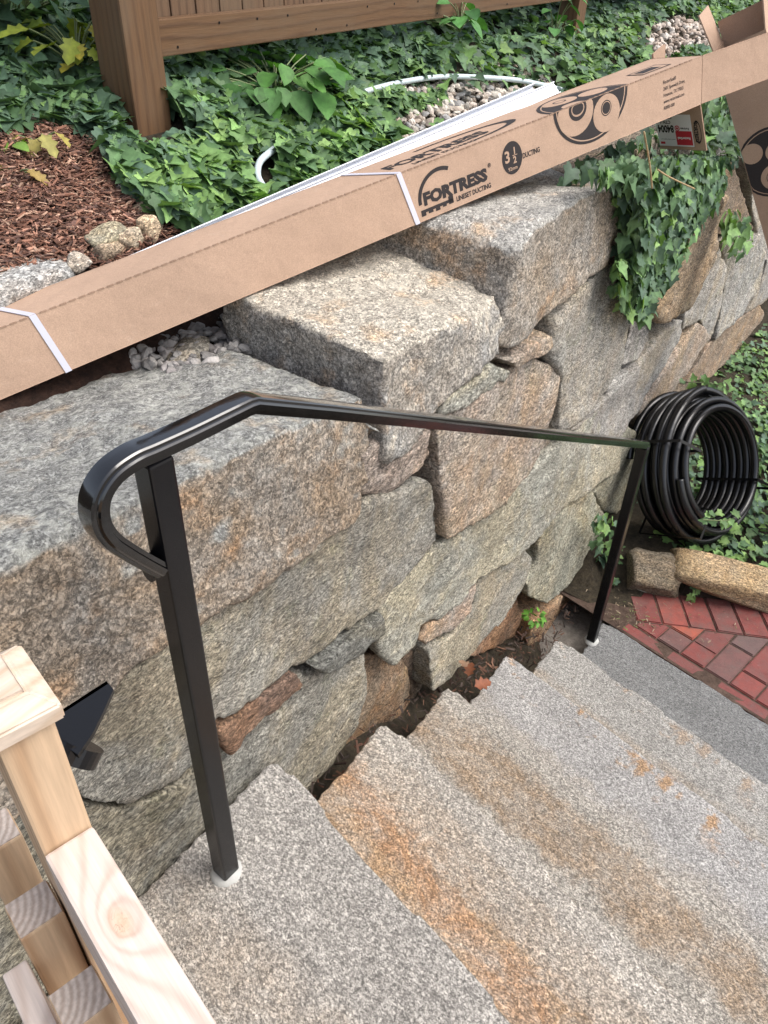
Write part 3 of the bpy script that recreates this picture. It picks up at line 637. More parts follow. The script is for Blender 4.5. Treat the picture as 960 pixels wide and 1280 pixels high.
# print on the front face (A right, U up)
fo = -B*.0004
def fprint(name, V2F, s, v, mat='ink', rot=0, lift=.0005, sx=1.0, par=bx):
    return on_face(name, V2F[0], V2F[1], A*s+U*v, A, U, lift, M[mat], par, rot, sx)
FW = 1.42
t = text_mesh('FORTRESS', .0355, .0022, spacing=.98); w = t[0][:, 0].max(); fprint('lettering', t, -.210, .0325, sx=.190/w)
t = text_mesh('\u00ae', .013, .0002); fprint('lettering', t, -.016, .0565)
t = text_mesh('LINESET DUCTING', .0150, .0005, spacing=.95); w = t[0][:, 0].max(); fprint('lettering', t, -.119, .0125, sx=.106/w)
fprint('arch_logo', disc2(0, 0, .066, .060, 26, 1.08, 3.22, .86), -.158, .040)
V = []; F = []
for (x0, x1, y0, y1) in ((0,.094,.0085,.0155),(0,.013,.002,.0086),(.020,.034,.0035,.0086),(.041,.054,.002,.0086),(.062,.073,.0045,.0086),(.080,.094,.005,.0225)):
    b0 = len(V); V += [(x0, y0), (x1, y0), (x1, y1), (x0, y1)]; F.append((b0, b0+1, b0+2, b0+3))
fprint('battlement_logo', (V, F), -.221, .008)
V, F = disc2(0, 0, .0315, .0365, 30)
fprint('size_roundel', (V, F), .060, .057)
t = text_mesh('3', .036, .0009); fprint('lettering', t, .036, .050, 'card', lift=.0009)
t = text_mesh('1', .021, .0007); fprint('lettering', t, .063, .064, 'card', lift=.0009); t = text_mesh('2', .021, .0007); fprint('lettering', t, .062, .044, 'card', lift=.0009)
V, F = [(0, 0), (.015, 0), (.015, .0016), (0, .0016)], [(0, 1, 2, 3)]; fprint('lettering', (V, F), .061, .0605, 'card', lift=.0009)
t = text_mesh('92mm', .0115, .0002); fprint('lettering', t, .044, .030, 'card', lift=.0009)
t = text_mesh('DUCTING', .0165, .0004, spacing=.9); w = t[0][:, 0].max(); fprint('lettering', t, .092, .046, sx=.056/w)
y = .094
for line in ('RectorSeal\u00ae', '2601 Spenwick Drive,', 'Houston, TX 77055', 'www.rectorseal.com', 'R0000-000'):
    t = text_mesh(line, .0118, .0001, spacing=.95); fprint('lettering', t, .588+.0035*(.094-y)*10, y-.008, sx=.86); y -= .0155
# round duct emblem wrapping from the front face over the crease: dark half shield, outline, two pale discs with dark eyes
HC = .328
def clip_half(V, top): return [(x, min(y, top)) for x, y in V]
sh = [(-.128,.0)]+[(.128*math.cos(a), .098*math.sin(a)) for a in np.linspace(math.pi, 2*math.pi, 30)]+[(.128,.0)]
sh2 = [(x*.93, y*.935) for x, y in sh]; sh3 = [(x*.905, y*.905) for x, y in sh]
def emb(cs, cv):
    fprint('emblem', ([(x, y) for x, y in sh], [tuple(range(len(sh)))]), cs, cv, rot=.0)
    fprint('emblem', (sh2, [tuple(range(len(sh2)))]), cs, cv, 'card', lift=.0007); fprint('emblem', (sh3, [tuple(range(len(sh3)))]), cs, cv, lift=.0009)
emb(HC, BH-.0005)
fprint('emblem', (clip_half(disc2(0, 0, .060, .052, 30)[0], .0165), [tuple(range(30))]), HC-.055, BH-.017, 'card', lift=.0011)
fprint('emblem', disc2(0, 0, .047, .043, 30), HC+.050, BH-.045, 'card', lift=.0012)
fprint('emblem', disc2(0, 0, .0185, .018), HC+.049, BH-.033, lift=.0014); fprint('emblem', disc2(0, 0, .0160, .0155, 24, 0, 6.2832, .88), HC+.049, BH-.033, 'card', lift=.0016)
fprint('emblem', (clip_half(disc2(0, 0, .030, .026)[0], .010), [tuple(range(28))]), HC-.048, BH-.0105, lift=.0014)
fprint('emblem', (clip_half(disc2(0, 0, .022, .017)[0], .0095), [tuple(range(28))]), HC-.048, BH-.0102, 'card', lift=.0016)
fprint('emblem', (clip_half(disc2(0, 0, .019, .013)[0], .009), [tuple(range(28))]), HC-.048, BH-.0099, lift=.0018)
# print on the top face (A right, B back)
def tprint(name, VF, s, b, mat='ink', lift=.0005, rot=0, sx=1.0): return on_face(name, VF[0], VF[1], A*s+B*b+U*BH, A, B, lift, M[mat], bx, rot, sx)
hs_ = [(.135*math.cos(a), .125*math.sin(a)) for a in np.linspace(0, math.pi, 30)]
tprint('emblem', (hs_, [tuple(range(30))]), HC, .003); tprint('emblem', ([(x*.93, y*.93) for x, y in hs_], [tuple(range(30))]), HC, .003, 'card', .0007); tprint('emblem', ([(x*.905, y*.905) for x, y in hs_], [tuple(range(30))]), HC, .003, 'ink', .0009)
tprint('emblem', disc2(0, 0, .050, .036, 28), HC-.030, .078, 'card', .0011); tprint('emblem', disc2(0, 0, .020, .014, 24, 0, 6.2832, .75), HC-.030, .078, 'ink', .0013)
tprint('emblem', disc2(0, 0, .042, .030, 28), HC+.058, .050, 'card', .0011); tprint('emblem', disc2(0, 0, .034, .026, 16, 0, 3.1416), HC-.055, .003, 'card', .0012)
t = text_mesh('FORTRESS', .055, .0020, spacing=.94); w = t[0][:, 0].max(); tprint('lettering', t, -.250, .055, sx=.30/w)
tprint('arch_logo', disc2(0, 0, .21, .055, 40, -1.35, 1.9, .86), -.060, .082)
t = text_mesh('LINESET DUCTING', .020, .0005); tprint('lettering', t, -.20, .025, sx=1.1)
for (V_, m_, l_) in (([(-.055,-.028),(.055,-.028),(.055,.028),(-.055,.028)], 'ink', .0005), ([(-.048,-.023),(.048,-.023),(.048,.023),(-.048,.023)], 'card', .0007), ([(-.040,-.016),(.028,-.016),(.028,.016),(-.040,.016)], 'ink', .0009)):
    tprint('print_frame', (V_, [(0, 1, 2, 3)]), .605, .060, m_, l_)
# label on the hanging flap; seen upside down
n2 = B.cross(e2).normalized(); n2 = n2 if n2.dot(A) < 0 else -n2
fo_ = E0+B*.002+n2*.0026
def lprint(name, VF, x, y, mat, lift, rot=0, sx=1.0, par=None):
    # x runs along B from the front hinge, y down the flap
    ca, sa = math.cos(rot), math.sin(rot)
    W = [fo_+B*(x+(p*ca*sx-q*sa))+e2*(y+(p*sa*sx+q*ca))+n2*lift for p, q in VF[0]]
    return raw_obj(name, W, VF[1], M[mat], par or bx)
q4 = lambda w, h: ([(0, 0), (w, 0), (w, h), (0, h)], [(0, 1, 2, 3)])
lprint('label_sheet', q4(.122, .094), .038, .028, 'labelw', .0003)
lprint('label_sheet', q4(.055, .042), .041, .076, 'red', .0006)
t = text_mesh('84004', .030, .0012); w = t[0][:, 0].max(); lprint('lettering', t, .100, .060, 'ink', .0006, 0, .056/w)
t = text_mesh('CTN 6', .013, .0004); lprint('lettering', t, .108, .046, 'ink', .0006)
t = text_mesh('STRAIGHT', .011, .0003); lprint('lettering', t, .102, .033, 'ink', .0006)
t = text_mesh('www.rectorseal.com', .006); lprint('lettering', t, .100, .100, 'ink', .0006)
t = text_mesh('RectorSeal', .010, .0004); lprint('lettering', t, .047, .094, 'labelw', .0009)
t = text_mesh('Fortress', .0085, .0003); lprint('lettering', t, .048, .066, 'ink', .0006)
lprint('label_sheet', disc2(0, 0, .0085), .088, .068, 'red', .0007); lprint('label_sheet', disc2(0, 0, .0055, None, 20, 0, 6.283, .7), .088, .068, 'labelw', .0009)
lprint('label_sheet', q4(.016, .007), .138, .109, 'red', .0006)
t = text_mesh('FORTRESS', .016, .0006); lprint('lettering', t, .030, .050, 'ink', .0006, math.pi/2, .8)
lprint('arch_logo', disc2(0, 0, .012, .034, 24, 0, 6.283, .84), .0205, .078, 'ink', .0006)

# second carton leaning upright against the wall end
T0 = Vector((2.975, .767, 1.90)); E = (Vector((.14, -.30, -.56))).normalized(); Wd = Vector((.10, -1, .10)); Wd = (Wd-E*Wd.dot(E)).normalized(); Nb = Wd.cross(E).normalized()
if Nb.dot(Vector((0, 0, CAMZ))-T0) > 0: Nb = -Nb           # Nb points away from the camera (depth of the carton)
bx2 = tag(empty('long_cardboard_box', T0), 'open topped tan carton with a round black emblem standing at the wall end', 'cardboard box', 'cardboard duct cartons')
LB = 1.95; W2, D2 = .155, .14
bm = bmesh.new(); th = .004
box_bm(bm, E*(LB/2)+Wd*(W2/2)+Nb*(th/2), E, Wd, Nb, LB/2, W2/2, th/2, .0008)
box_bm(bm, E*(LB/2-.03)+Wd*(W2/2)+Nb*(D2-th/2), E, Wd, Nb, LB/2+.03, W2/2, th/2, .0008)
for q in (th/2, W2-th/2): box_bm(bm, E*(LB/2)+Wd*q+Nb*(D2/2), E, Wd, Nb, LB/2, th/2, D2/2-th, .0008)
mesh_obj('carton', bm, M['card'], bx2)
bm = bmesh.new(); fd = (-E*.95-Wd*.12+Nb*.05).normalized(); box_bm(bm, fd*.06+Nb*(D2/2)-Wd*.002, fd, Nb, Wd, .06, D2/2-.004, .002); mesh_obj('end_flap', bm, M['card'], bx2)
bm = bmesh.new(); fd = (-E*.95+Wd*.15).normalized(); box_bm(bm, Wd*(W2-.002)+fd*.05+Nb*(D2/2), fd, Nb, Wd, .05, D2/2-.004, .002); mesh_obj('end_flap', bm, M['card'], bx2)
def p2_(name, VF, e, w, mat, lift, rot=0, sx=1.0):
    ca, sa = math.cos(rot), math.sin(rot)
    return raw_obj(name, [E*(e+(p*ca*sx-q*sa))+Wd*(w+(p*sa*sx+q*ca))-Nb*lift for p, q in VF[0]], VF[1], M[mat], bx2)
EC, WC = .40, .085
def clw(V): return [(x, min(max(y, -.084), .069)) for x, y in V]
for (r, m_, l_) in ((.118, 'ink', .0005), (.110, 'card', .0007), (.107, 'ink', .0009)):
    V, F = disc2(0, 0, r, r*.95, 36); p2_('emblem', (clw(V), F), EC, WC, m_, l_)
for (ex, wy, r, ri) in ((-.030, .018, .034, .013), (.050, -.005, .044, .021), (-.050, -.055, .034, .0)):
    V, F = disc2(ex, wy, r, r, 28); p2_('emblem', (clw(V), F), EC, WC, 'card', .0012)
    if ri: p2_('emblem', disc2(ex, wy, ri), EC, WC, 'ink', .0014); p2_('emblem', disc2(ex, wy, ri*1.25, None, 24, 0, 6.283, .93), EC, WC, 'ink', .0014)
for k in range(3): p2_('print_mark', q4(.022-.004*k, .004), .055, .060+.016*k, 'ink', .0006)
bm = bmesh.new(); box_bm(bm, E*.93+Wd*(W2/2)-Nb*.001, E, Wd, Nb, .0065, W2/2+.001, .0007); mesh_obj('strap', bm, M['strap'], bx2)

# white plastic duct channels lying along the back of the box
def channel(name, a, b, width, mat, label, rim=.012, faceup=Vector((-.45, -.55, .70))):
    a, b = Vector(a), Vector(b); d = (b-a).normalized(); n = (faceup-d*faceup.dot(d)).normalized(); w = d.cross(n); h = width/2; tk = .0022
    pr = [(-h, rim), (-h, 0), (h, 0), (h, rim), (h-tk, rim), (h-tk, tk), (-h+tk, tk), (-h+tk, rim)]
    V = []; F = []; N = 8; m = len(pr); L_ = (b-a).length
    for i in range(N+1):
        p = a+d*(L_*i/N)
        for (u, v) in pr: V.append(p-a+w*u+n*v)
    for i in range(N):
        for k in range(m): F.append((i*m+k, i*m+(k+1) % m, (i+1)*m+(k+1) % m, (i+1)*m+k))
    for i in (0, N*m): F += [tuple(i+q for q in (0, 1, 6, 7)), tuple(i+q for q in (1, 2, 5, 6)), tuple(i+q for q in (2, 3, 4, 5))]
    e = tag(empty(name, a), label, 'duct channel', 'white duct channels'); o = raw_obj('channel_strip', V, F, mat, e); return e
def bxp(s, v, b): return P0+A*s+U*v+B*b
channel('duct_channel', bxp(-.95, .078, .185), bxp(.34, BH+.008, .203), .050, M['white'], 'wide white plastic duct channel with raised lips behind the box', .016)
channel('duct_channel', bxp(-.90, .088, .166), bxp(.385, BH+.012, .176), .034, M['white'], 'narrow white plastic trim strip tight along the box top edge', .007)
hose_px = [(330,262),(319,244),(320,226),(333,212),(362,190),(395,163),(440,138),(490,122),(545,113),(600,113),(650,117),(700,128),(740,140)]
hp_ = [on_t(px, py)+Vector((0, -.015, .045)) for px, py in hose_px]
V, F = tube([p-hp_[0] for p in smooth_path(hp_, 8)], .0092, 12); e = tag(empty('hose', hp_[0]), 'pale translucent hose looping through the ivy behind the box', 'hose'); raw_obj('hose_tube', V, F, M['hose'], e, True)

# ------------------------------------------------------------------ wooden gate across the stair top
GA = Vector((math.cos(math.radians(-103.5)), math.sin(math.radians(-103.5)), 0))  # along the gate, away from wall
GN = Vector((math.cos(math.radians(-13.5)), math.sin(math.radians(-13.5)), 0)); GZ = Vector((0, 0, 1))
GO = Vector((.1494, .3547, 1.62))                                                 # rail end against the post, right top edge
gate = tag(empty('wooden_gate', GO), 'new pale pine gate with square balusters at the stair top', 'gate')
def gp(a, n, z): return GA*a+GN*n+GZ*z
def bar(name, c, axes, half, mat, bevel=.0025):
    """bar with its own local X along its length so the grain runs with it"""
    ex, ey, ez = [Vector(v).normalized() for v in axes]; bm = bmesh.new(); box_bm(bm, (0, 0, 0), *AX, *half, bevel=bevel)
    o = mesh_obj(name, bm, M[mat], gate); o.matrix_local = Matrix(((ex.x, ey.x, ez.x, c.x), (ex.y, ey.y, ez.y, c.y), (ex.z, ey.z, ez.z, c.z), (0, 0, 0, 1))); return o
RWD = .0375
bar('top_rail', gp(.60, -RWD/2, -.045), (GA, GN, GZ), (.60-.0008, RWD/2, .045), 'pinek', .003)
bar('bottom_rail', gp(.60, -RWD/2, -.68), (GA, GN, GZ), (.60-.0008, RWD/2, .045), 'pine')
bar('back_rail', gp(.60, -RWD*2-.012, -.185), (GA, GN, GZ), (.62, .010, .045), 'pinek')
bar('post', gp(-.031, -RWD/2, -.33), (GZ, GA, GN), (.455, .0305, .0185), 'pineo')
bm = bmesh.new()
def cap_bm(bm, c, ha, hn, h0, h1, ins):
    q = lambda a, n, z: bm.verts.new(c+GA*a+GN*n+GZ*z)
    lo = [q(-ha, -hn, 0), q(ha, -hn, 0), q(ha, hn, 0), q(-ha, hn, 0)]; m1 = [q(-ha, -hn, h0), q(ha, -hn, h0), q(ha, hn, h0), q(-ha, hn, h0)]; k = ins
    tp = [q(-ha+k, -hn+k, h1), q(ha-k, -hn+k, h1), q(ha-k, hn-k, h1), q(-ha+k, hn-k, h1)]
    for r, s in ((lo, m1), (m1, tp)):
        for i in range(4): bm.faces.new((r[i], r[(i+1) % 4], s[(i+1) % 4], s[i]))
    bm.faces.new(tp); bm.faces.new(lo[::-1])
cap_bm(bm, gp(-.029, -RWD/2-.026, .126), .035, .0505, .014, .024, .013)
bmesh.ops.bevel(bm, geom=bm.edges[:], offset=.0015, segments=2, affect='EDGES'); mesh_obj('post_cap', bm, M['pine'], gate)
bm = bmesh.new(); box_bm(bm, gp(-.029, -RWD/2-.026, .1505), GA, GN, GZ, .019, .0345, .0012, .0008); mesh_obj('cap_plate', bm, M['pine'], gate)
for kk in range(-1, 8):
    c = gp(-.030+.0885*kk, -RWD-.0012-.0182, 0)
    bar('baluster', c+GZ*(-.44), (GZ, GA, GN), (.34, .0182, .0180), 'pineo', .003)
    bm = bmesh.new(); box_bm(bm, (0, 0, 0), *AX, .0168, .0166, .0006); o = mesh_obj('end_grain', bm, M['end'], gate)
    o.matrix_local = Matrix(((GA.x, GN.x, 0, c.x), (GA.y, GN.y, 0, c.y), (0, 0, 1, -.0997), (0, 0, 0, 1)))
# black latch: angled plate with a roller, fixed to the post, reaching for the wall
def plate(name, pts, th, mat, par, off):
    pts = [Vector(p) for p in pts]; n = (pts[1]-pts[0]).cross(pts[2]-pts[0]).normalized()*th
    bm = prism([p-off for p in pts], [p+n-off for p in pts]); bmesh.ops.recalc_face_normals(bm, faces=bm.faces[:]); return mesh_obj(name, bm, mat, par)
lz = 1.60
lp = [on_z(66,900,lz), on_z(134,856,lz), on_z(143,866,lz), on_z(131,893,lz), on_z(118,920,lz), on_z(99,948,lz), on_z(80,935,lz)]
plate('latch_plate', lp, -.005, M['blackm'], gate, GO)
plate('latch_lip', [lp[0]+GZ*.0008, lp[1]+GZ*.0008, lp[1]+GZ*.005, lp[0]+GZ*.005], .004, M['blackm'], gate, GO)
c0 = on_z(92, 938, 1.585)
V, F = tube([c0-GO+GZ*.004, c0-GO-GZ*.012], .019, 20); ax_ = Vector((.8, .1, .6)).normalized()
V, F = tube([c0-GO-ax_*.008, c0-GO+ax_*.008], [.024, .024], 24); raw_obj('latch_roller', V, F, M['blackm'], gate)
V, F = tube([c0-GO+ax_*.008, c0-GO+ax_*.014], .008, 6); raw_obj('bolt', V, F, M['zinc'], gate)
for q in ((131, 868), (80, 900), (97, 930)):
    p = on_z(*q, lz)-GO; V, F = tube([p-GZ*.006, p+GZ*.0085], .0042, 8); raw_obj('bolt', V, F, M['zinc'], gate)

# ------------------------------------------------------------------ fence
fence = tag(empty('wooden_fence', (1.49, 1.80, 1.7)), 'brown wooden board fence with a thick corner post behind the ivy', 'fence')
fo2 = Vector((1.49, 1.80, 1.7)); FD = Vector((1, 0, .022)).normalized(); FZ = Vector((0, 0, 1)); FY = Vector((0, 1, 0))
def fbar(name, c, axes, half, mat, bevel=.003):
    ex, ey, ez = [Vector(v).normalized() for v in axes]; bm = bmesh.new(); box_bm(bm, (0, 0, 0), *AX, *half, bevel=bevel); o = mesh_obj(name, bm, M[mat], fence); c = Vector(c)-fo2
    o.matrix_local = Matrix(((ex.x, ey.x, ez.x, c.x), (ex.y, ey.y, ez.y, c.y), (ex.z, ey.z, ez.z, c.z), (0, 0, 0, 1))); return o
fbar('post', (1.487, 1.815, 2.10), (FZ, FY, (1, 0, 0)), (.46, .058, .058), 'fence', .006)
fbar('post', (4.20, 1.80, 2.16), (FZ, FY, (1, 0, 0)), (.50, .05, .05), 'fence', .005)
fbar('post', (6.90, 1.80, 2.2), (FZ, FY, (1, 0, 0)), (.50, .05, .05), 'fence', .005)
NAIL = None
for (x0, x1) in ((1.546, 4.149), (4.251, 6.849)):
    for zc in (1.945, 2.42):
        c = Vector(((x0+x1)/2, 1.79, zc+.022*((x0+x1)/2-1.54))); fbar('rail', c, (FD, FY, FD.cross(FY)), ((x1-x0)/2, .019, .041), 'fence')
    for k in range(18):
        q = Vector((x0+.08+k*.14+random.uniform(-.02, .02), 1.7710, 1.945+random.choice((-.022, .022))+.022*(x0+k*.14-1.54)))-fo2
        if NAIL is None:
            v_, f_ = tube([Vector((0, 0, 0)), FY*-.0015], .0032, 7); nl = raw_obj('nail', v_, f_, M['blackm'], fence); NAIL = nl.data
        else: nl = link('nail', NAIL, None, fence)
        nl.location = q
    x = x0+.046
    while x < x1-.04:
        fbar('board', (x, 1.822, 2.27), (FZ, FY, (1, 0, 0)), (.30, .009, .0425), 'fenceb', .002); x += .0895

# ------------------------------------------------------------------ brick pavement
pav = empty('brick_pavement', (2.358, .494, 0)); pav['kind'] = 'structure'
PB = math.radians(-102.3); bu = Vector((math.cos(PB+math.pi/2), math.sin(PB+math.pi/2), 0)); bv = Vector((math.cos(PB), math.sin(PB), 0)); PO = Vector((2.358, .494, 0))
L1 = Vector((2.435, .385, 0)); L2 = Vector((2.65, -.071, 0)); ld = (L2-L1).normalized(); ln_ = Vector((-ld.y, ld.x, 0))   # ln_ points to +x side
if ln_.x < 0: ln_ = -ln_
def clip(poly, P, n):            # keep the side where (p-P).n <= 0
    out = []
    for i in range(len(poly)):
        a, b = poly[i], poly[(i+1) % len(poly)]; da, db = (a-P).dot(n), (b-P).dot(n)
        if da <= 0: out.append(a)
        if (da < 0) != (db < 0) and abs(da-db) > 1e-9: out.append(a+(b-a)*(da/(da-db)))
    return out
rb = random.Random(11)
REDS = [(.20,.052,.044), (.18,.050,.044), (.24,.062,.048), (.16,.052,.046), (.14,.066,.060), (.13,.078,.074), (.29,.075,.048), (.18,.046,.040)]
def brick(poly, z=.0):
    if len(poly) < 3: return
    c = sum(poly, Vector())/len(poly); area = sum((poly[i]-c).cross(poly[(i+1) % len(poly)]-c).z for i in range(len(poly)))/2
    if abs(area) < .0012: return
    bm = bmesh.new(); tz = lambda p: z+rb.uniform(-.0012, .0012)
    poly = [c+(p-c)*.985+Vector((rb.uniform(-1, 1), rb.uniform(-1, 1), 0))*.0008-PO for p in poly]
    t_ = [bm.verts.new((p.x, p.y, tz(p))) for p in poly]; b_ = [bm.verts.new((p.x, p.y, -.06)) for p in poly]; bm.faces.new(t_); n = len(t_)
    for i in range(n): bm.faces.new((t_[i], b_[i], b_[(i+1) % n], t_[(i+1) % n]))
    bmesh.ops.bevel(bm, geom=[e for e in bm.edges if all(v.co.z > -.03 for v in e.verts)], offset=.004, segments=2, affect='EDGES')
    o = mesh_obj('brick', bm, M['brick'], pav); o.color = (*rb.choice(REDS), 1); return o
G_ = .004
def rect(u0, u1, v0, v1): return [PO+bu*u0+bv*v0, PO+bu*u1+bv*v0, PO+bu*u1+bv*v1, PO+bu*u0+bv*v1]
row = 0; v = -.15
u0 = .012; v = .07
while v < 1.5: brick(clip(rect(u0, u0+.055, v, v+.2-G_), L1, ln_), -.006); v += .2
nrow = 0; v = .0
while v < 1.5:                    # columns one brick wide running away from the stairs, lengths mixed
    u = u0+.059-(.1 if nrow % 2 else 0)
    while u < 1.3:
        L_ = .2 if rb.random() < .68 else .1
        a = max(u, u0+.059)
        if u+L_-a > .03: brick(clip(rect(a, u+L_-G_, v, v+.1-G_), L1, ln_), rb.uniform(-.002, .002))
        u += L_
    v += .1; nrow += 1
k = 0
while k < 16:                     # border course laid square to the edging stones
    p = L1+ld*(k*.1045); sk = ln_*.20-ld*.02; brick([p+ln_*.003, p+ld*.100+ln_*.003, p+ld*.100+sk, p+sk], rb.uniform(-.002, .002)); k += 1
bm = bmesh.new(); vs = [bm.verts.new(p-PO+Vector((0, 0, -.0065))) for p in (PO+bv*-.3+bu*.004, PO+bv*1.7+bu*.004, PO+bv*1.7+bu*1.5, PO+bv*-.3+bu*1.5)]; bm.faces.new(vs); mesh_obj('joint_sand', bm, M['dirt'], pav)

# ------------------------------------------------------------------ loose rocks
def boulder(name, c, size, rz, seed, mat, col, label, cat='rock', group=None, sub=4, amp=.18, tilt=(0, 0), sq=3.0, ncut=9):
    bm = bmesh.new(); bmesh.ops.create_icosphere(bm, subdivisions=sub, radius=1)
    off = Vector((seed*2.3, -seed*1.1, seed*.7)); rq = random.Random(seed); cuts = [(Vector((rq.gauss(0, 1), rq.gauss(0, 1), rq.gauss(0, .8))).normalized(), rq.uniform(.62, .92)) for _ in range(ncut)]
    for v in bm.verts:
        p = v.co.normalized(); r = (abs(p.x)**sq+abs(p.y)**sq+abs(p.z)**sq)**(-1/sq)
        q = p*r; d = noise.noise(q*1.1+off)*amp+noise.noise(q*2.7+off)*amp*.55+(.3-abs(noise.noise(q*4.5+off)))*amp*.35+noise.noise(q*11+off)*amp*.12+noise.noise(q*24+off)*amp*.06
        q = q*(1+d)
        for (n_, c_) in cuts:
            e_ = q.dot(n_)-c_
            if e_ > 0: q = q-n_*e_*.88
        v.co = Vector((q.x*size[0]/2, q.y*size[1]/2, q.z*size[2]/2))
    me = bpy.data.meshes.new(name)
    bm.to_mesh(me); bm.free(); me.polygons.foreach_set('use_smooth', [True]*len(me.polygons)); o = link(name, me, M[mat]); o.location = c; o.rotation_euler = (tilt[0], tilt[1], rz); o.color = (*col, .3)
    if label: tag(o, label, cat, group)
    return o
boulder('edging_stone', (2.675, .425, .045), (.22, .17, .18), 2.0, 3, 'wall', (.46,.41,.33), 'small dark brown edging stone between brick path and coiled pipe', 'edging stone', 'edging stones', 4, .14, (0, 0), 4.5, 3)
boulder('edging_stone', (2.86, .08, .05), (.62, .22, .20), 1.97+3.14, 8, 'wall', (.95,.78,.54), 'long golden brown edging stone with flat sunlit top beside brick path', 'edging stone', 'edging stones', 5, .09, (.10, .03), 7.0, 3)
def rpos(px, py, dz=0.0): p = on_t(px, py); return (p.x, p.y, p.z+dz)
gb_ = rpos(12, 366, -.025)
boulder('granite_block', (gb_[0]-.02, gb_[1]+.05, gb_[2]+.005), (.33, .18, .11), .05, 5, 'wall', (1.15,1.18,1.2), 'pale speckled granite block at mulch edge beside the cardboard box', 'rock', None, 5, .08, (0, 0), 6, 2)
for (px, py, sz, rz, seed, col, lab) in (
    (136, 312, (.115,.075,.07), .1, 21, (.98,.95,.78), 'grey green flat topped rock in the mulch'),
    (135, 322, (.085,.06,.055), .5, 22, (1.3,1.1,.86), 'tan rock in front of the grey green rock'),
    (165, 313, (.09,.05,.05), .3, 23, (1.35,1.2,.98), 'low tan rock touching the box right of the grey green rock'),
    (189, 299, (.07,.055,.06), .2, 24, (1.35,1.15,.9), 'small round tan rock close to the box edge'),
    (196, 271, (.13,.06,.055), -.5, 25, (1.2,1.0,.76), 'long brown rock between mulch and ivy'),
    (172, 250, (.09,.06,.05), -.9, 26, (.95,.9,.85), 'pale rock at the top corner of the mulch'),
    (197, 250, (.05,.04,.04), .2, 27, (.9,.8,.7), 'small rock under the ivy edge'),
    (100, 342, (.075,.05,.04), .2, 28, (1.05,1.0,.95), 'whitish rock between granite block and tan rocks'),
    (230, 283, (.06,.05,.04), .2, 29, (.8,.8,.78), 'small grey rock against the box under ivy'),
    (36, 160, (.05,.035,.03), .2, 30, (.9,.8,.7), 'small stone at the ivy edge above the mulch')):
    boulder('rock', rpos(px, py, .022), tuple(1.02*q for q in sz), rz, seed, 'wall', col, lab, 'rock', 'rocks at the mulch edge', 3, .24)
boulder('rock', (1.02, 1.19, 1.445), (.13, .09, .035), .5, 41, 'wall', (.8,.8,.75), 'flat grey rock tucked under the long box', 'rock', 'rocks at the mulch edge', 3, .2)
def scatter_pebbles(name, pts, smin, smax, cols, label, seed=1, dz=.0):
    rr = np.random.default_rng(seed); ico = bmesh.new(); bmesh.ops.create_icosphere(ico, subdivisions=2, radius=1); BV = np.array([v.co[:] for v in ico.verts]); BF = np.array([[v.index for v in f.verts] for f in ico.faces]); ico.free()
    VV, FF, CC = [], [], []
    for i, p in enumerate(pts):
        s = rr.uniform(smin, smax); sc = np.array([s, s*rr.uniform(.6, .9), s*rr.uniform(.45, .7)]); q = rr.normal(size=(3, 3)); Q, _ = np.linalg.qr(q)
        nn = 1+.35*np.clip((BV @ rr.normal(size=3)), -.6, .25)+.3*np.clip((BV @ rr.normal(size=3)), -.6, .25)+.08*rr.normal(size=len(BV))
        v = (BV*nn[:, None]*sc) @ Q.T*np.array([1, 1, .8])+np.array(p)+np.array([0, 0, dz])
        FF.append(BF+len(VV)*len(BV)); VV.append(v); c = np.array(cols[rr.integers(len(cols))])*rr.uniform(.75, 1.2); CC.append(np.tile([*c, 1], (len(BV), 1)))
    o = raw_obj(name, np.vstack(VV), np.vstack(FF), M['pebble'], None, False, np.vstack(CC)); tag(o, label, 'gravel', kind='stuff'); return o
GC = [(.42,.36,.30), (.50,.46,.40), (.34,.28,.23), (.30,.29,.28), (.55,.48,.42)]
pts = [(x, y, terrain(x, y)+random.uniform(0, .02)) for x, y in ((random.uniform(2.05, 3.5), random.uniform(1.40, 1.72)) for _ in range(1100))]
scatter_pebbles('gravel', pts, .012, .026, GC, 'loose tan gravel showing between ivy and the white channels', 3)
pts = [(x, y, 1.425+random.uniform(.0, .03)) for x, y in ((random.uniform(.92, 1.3), random.uniform(1.10, 1.34)) for _ in range(420))]
scatter_pebbles('gravel', pts, .011, .024, [(.26,.24,.23), (.34,.32,.30), (.20,.19,.18)], 'grey drainage gravel in the pocket under the long box', 5)
pts = [(x, y, terrain(x, y)+random.uniform(0, .02)) for x, y in ((random.uniform(4.6, 6.4), random.uniform(1.35, 1.75)) for _ in range(500))]
scatter_pebbles('gravel', pts, .014, .03, [(.5,.42,.36), (.42,.34,.28), (.55,.5,.45)], 'pale stony litter patch left of the open carton', 6)

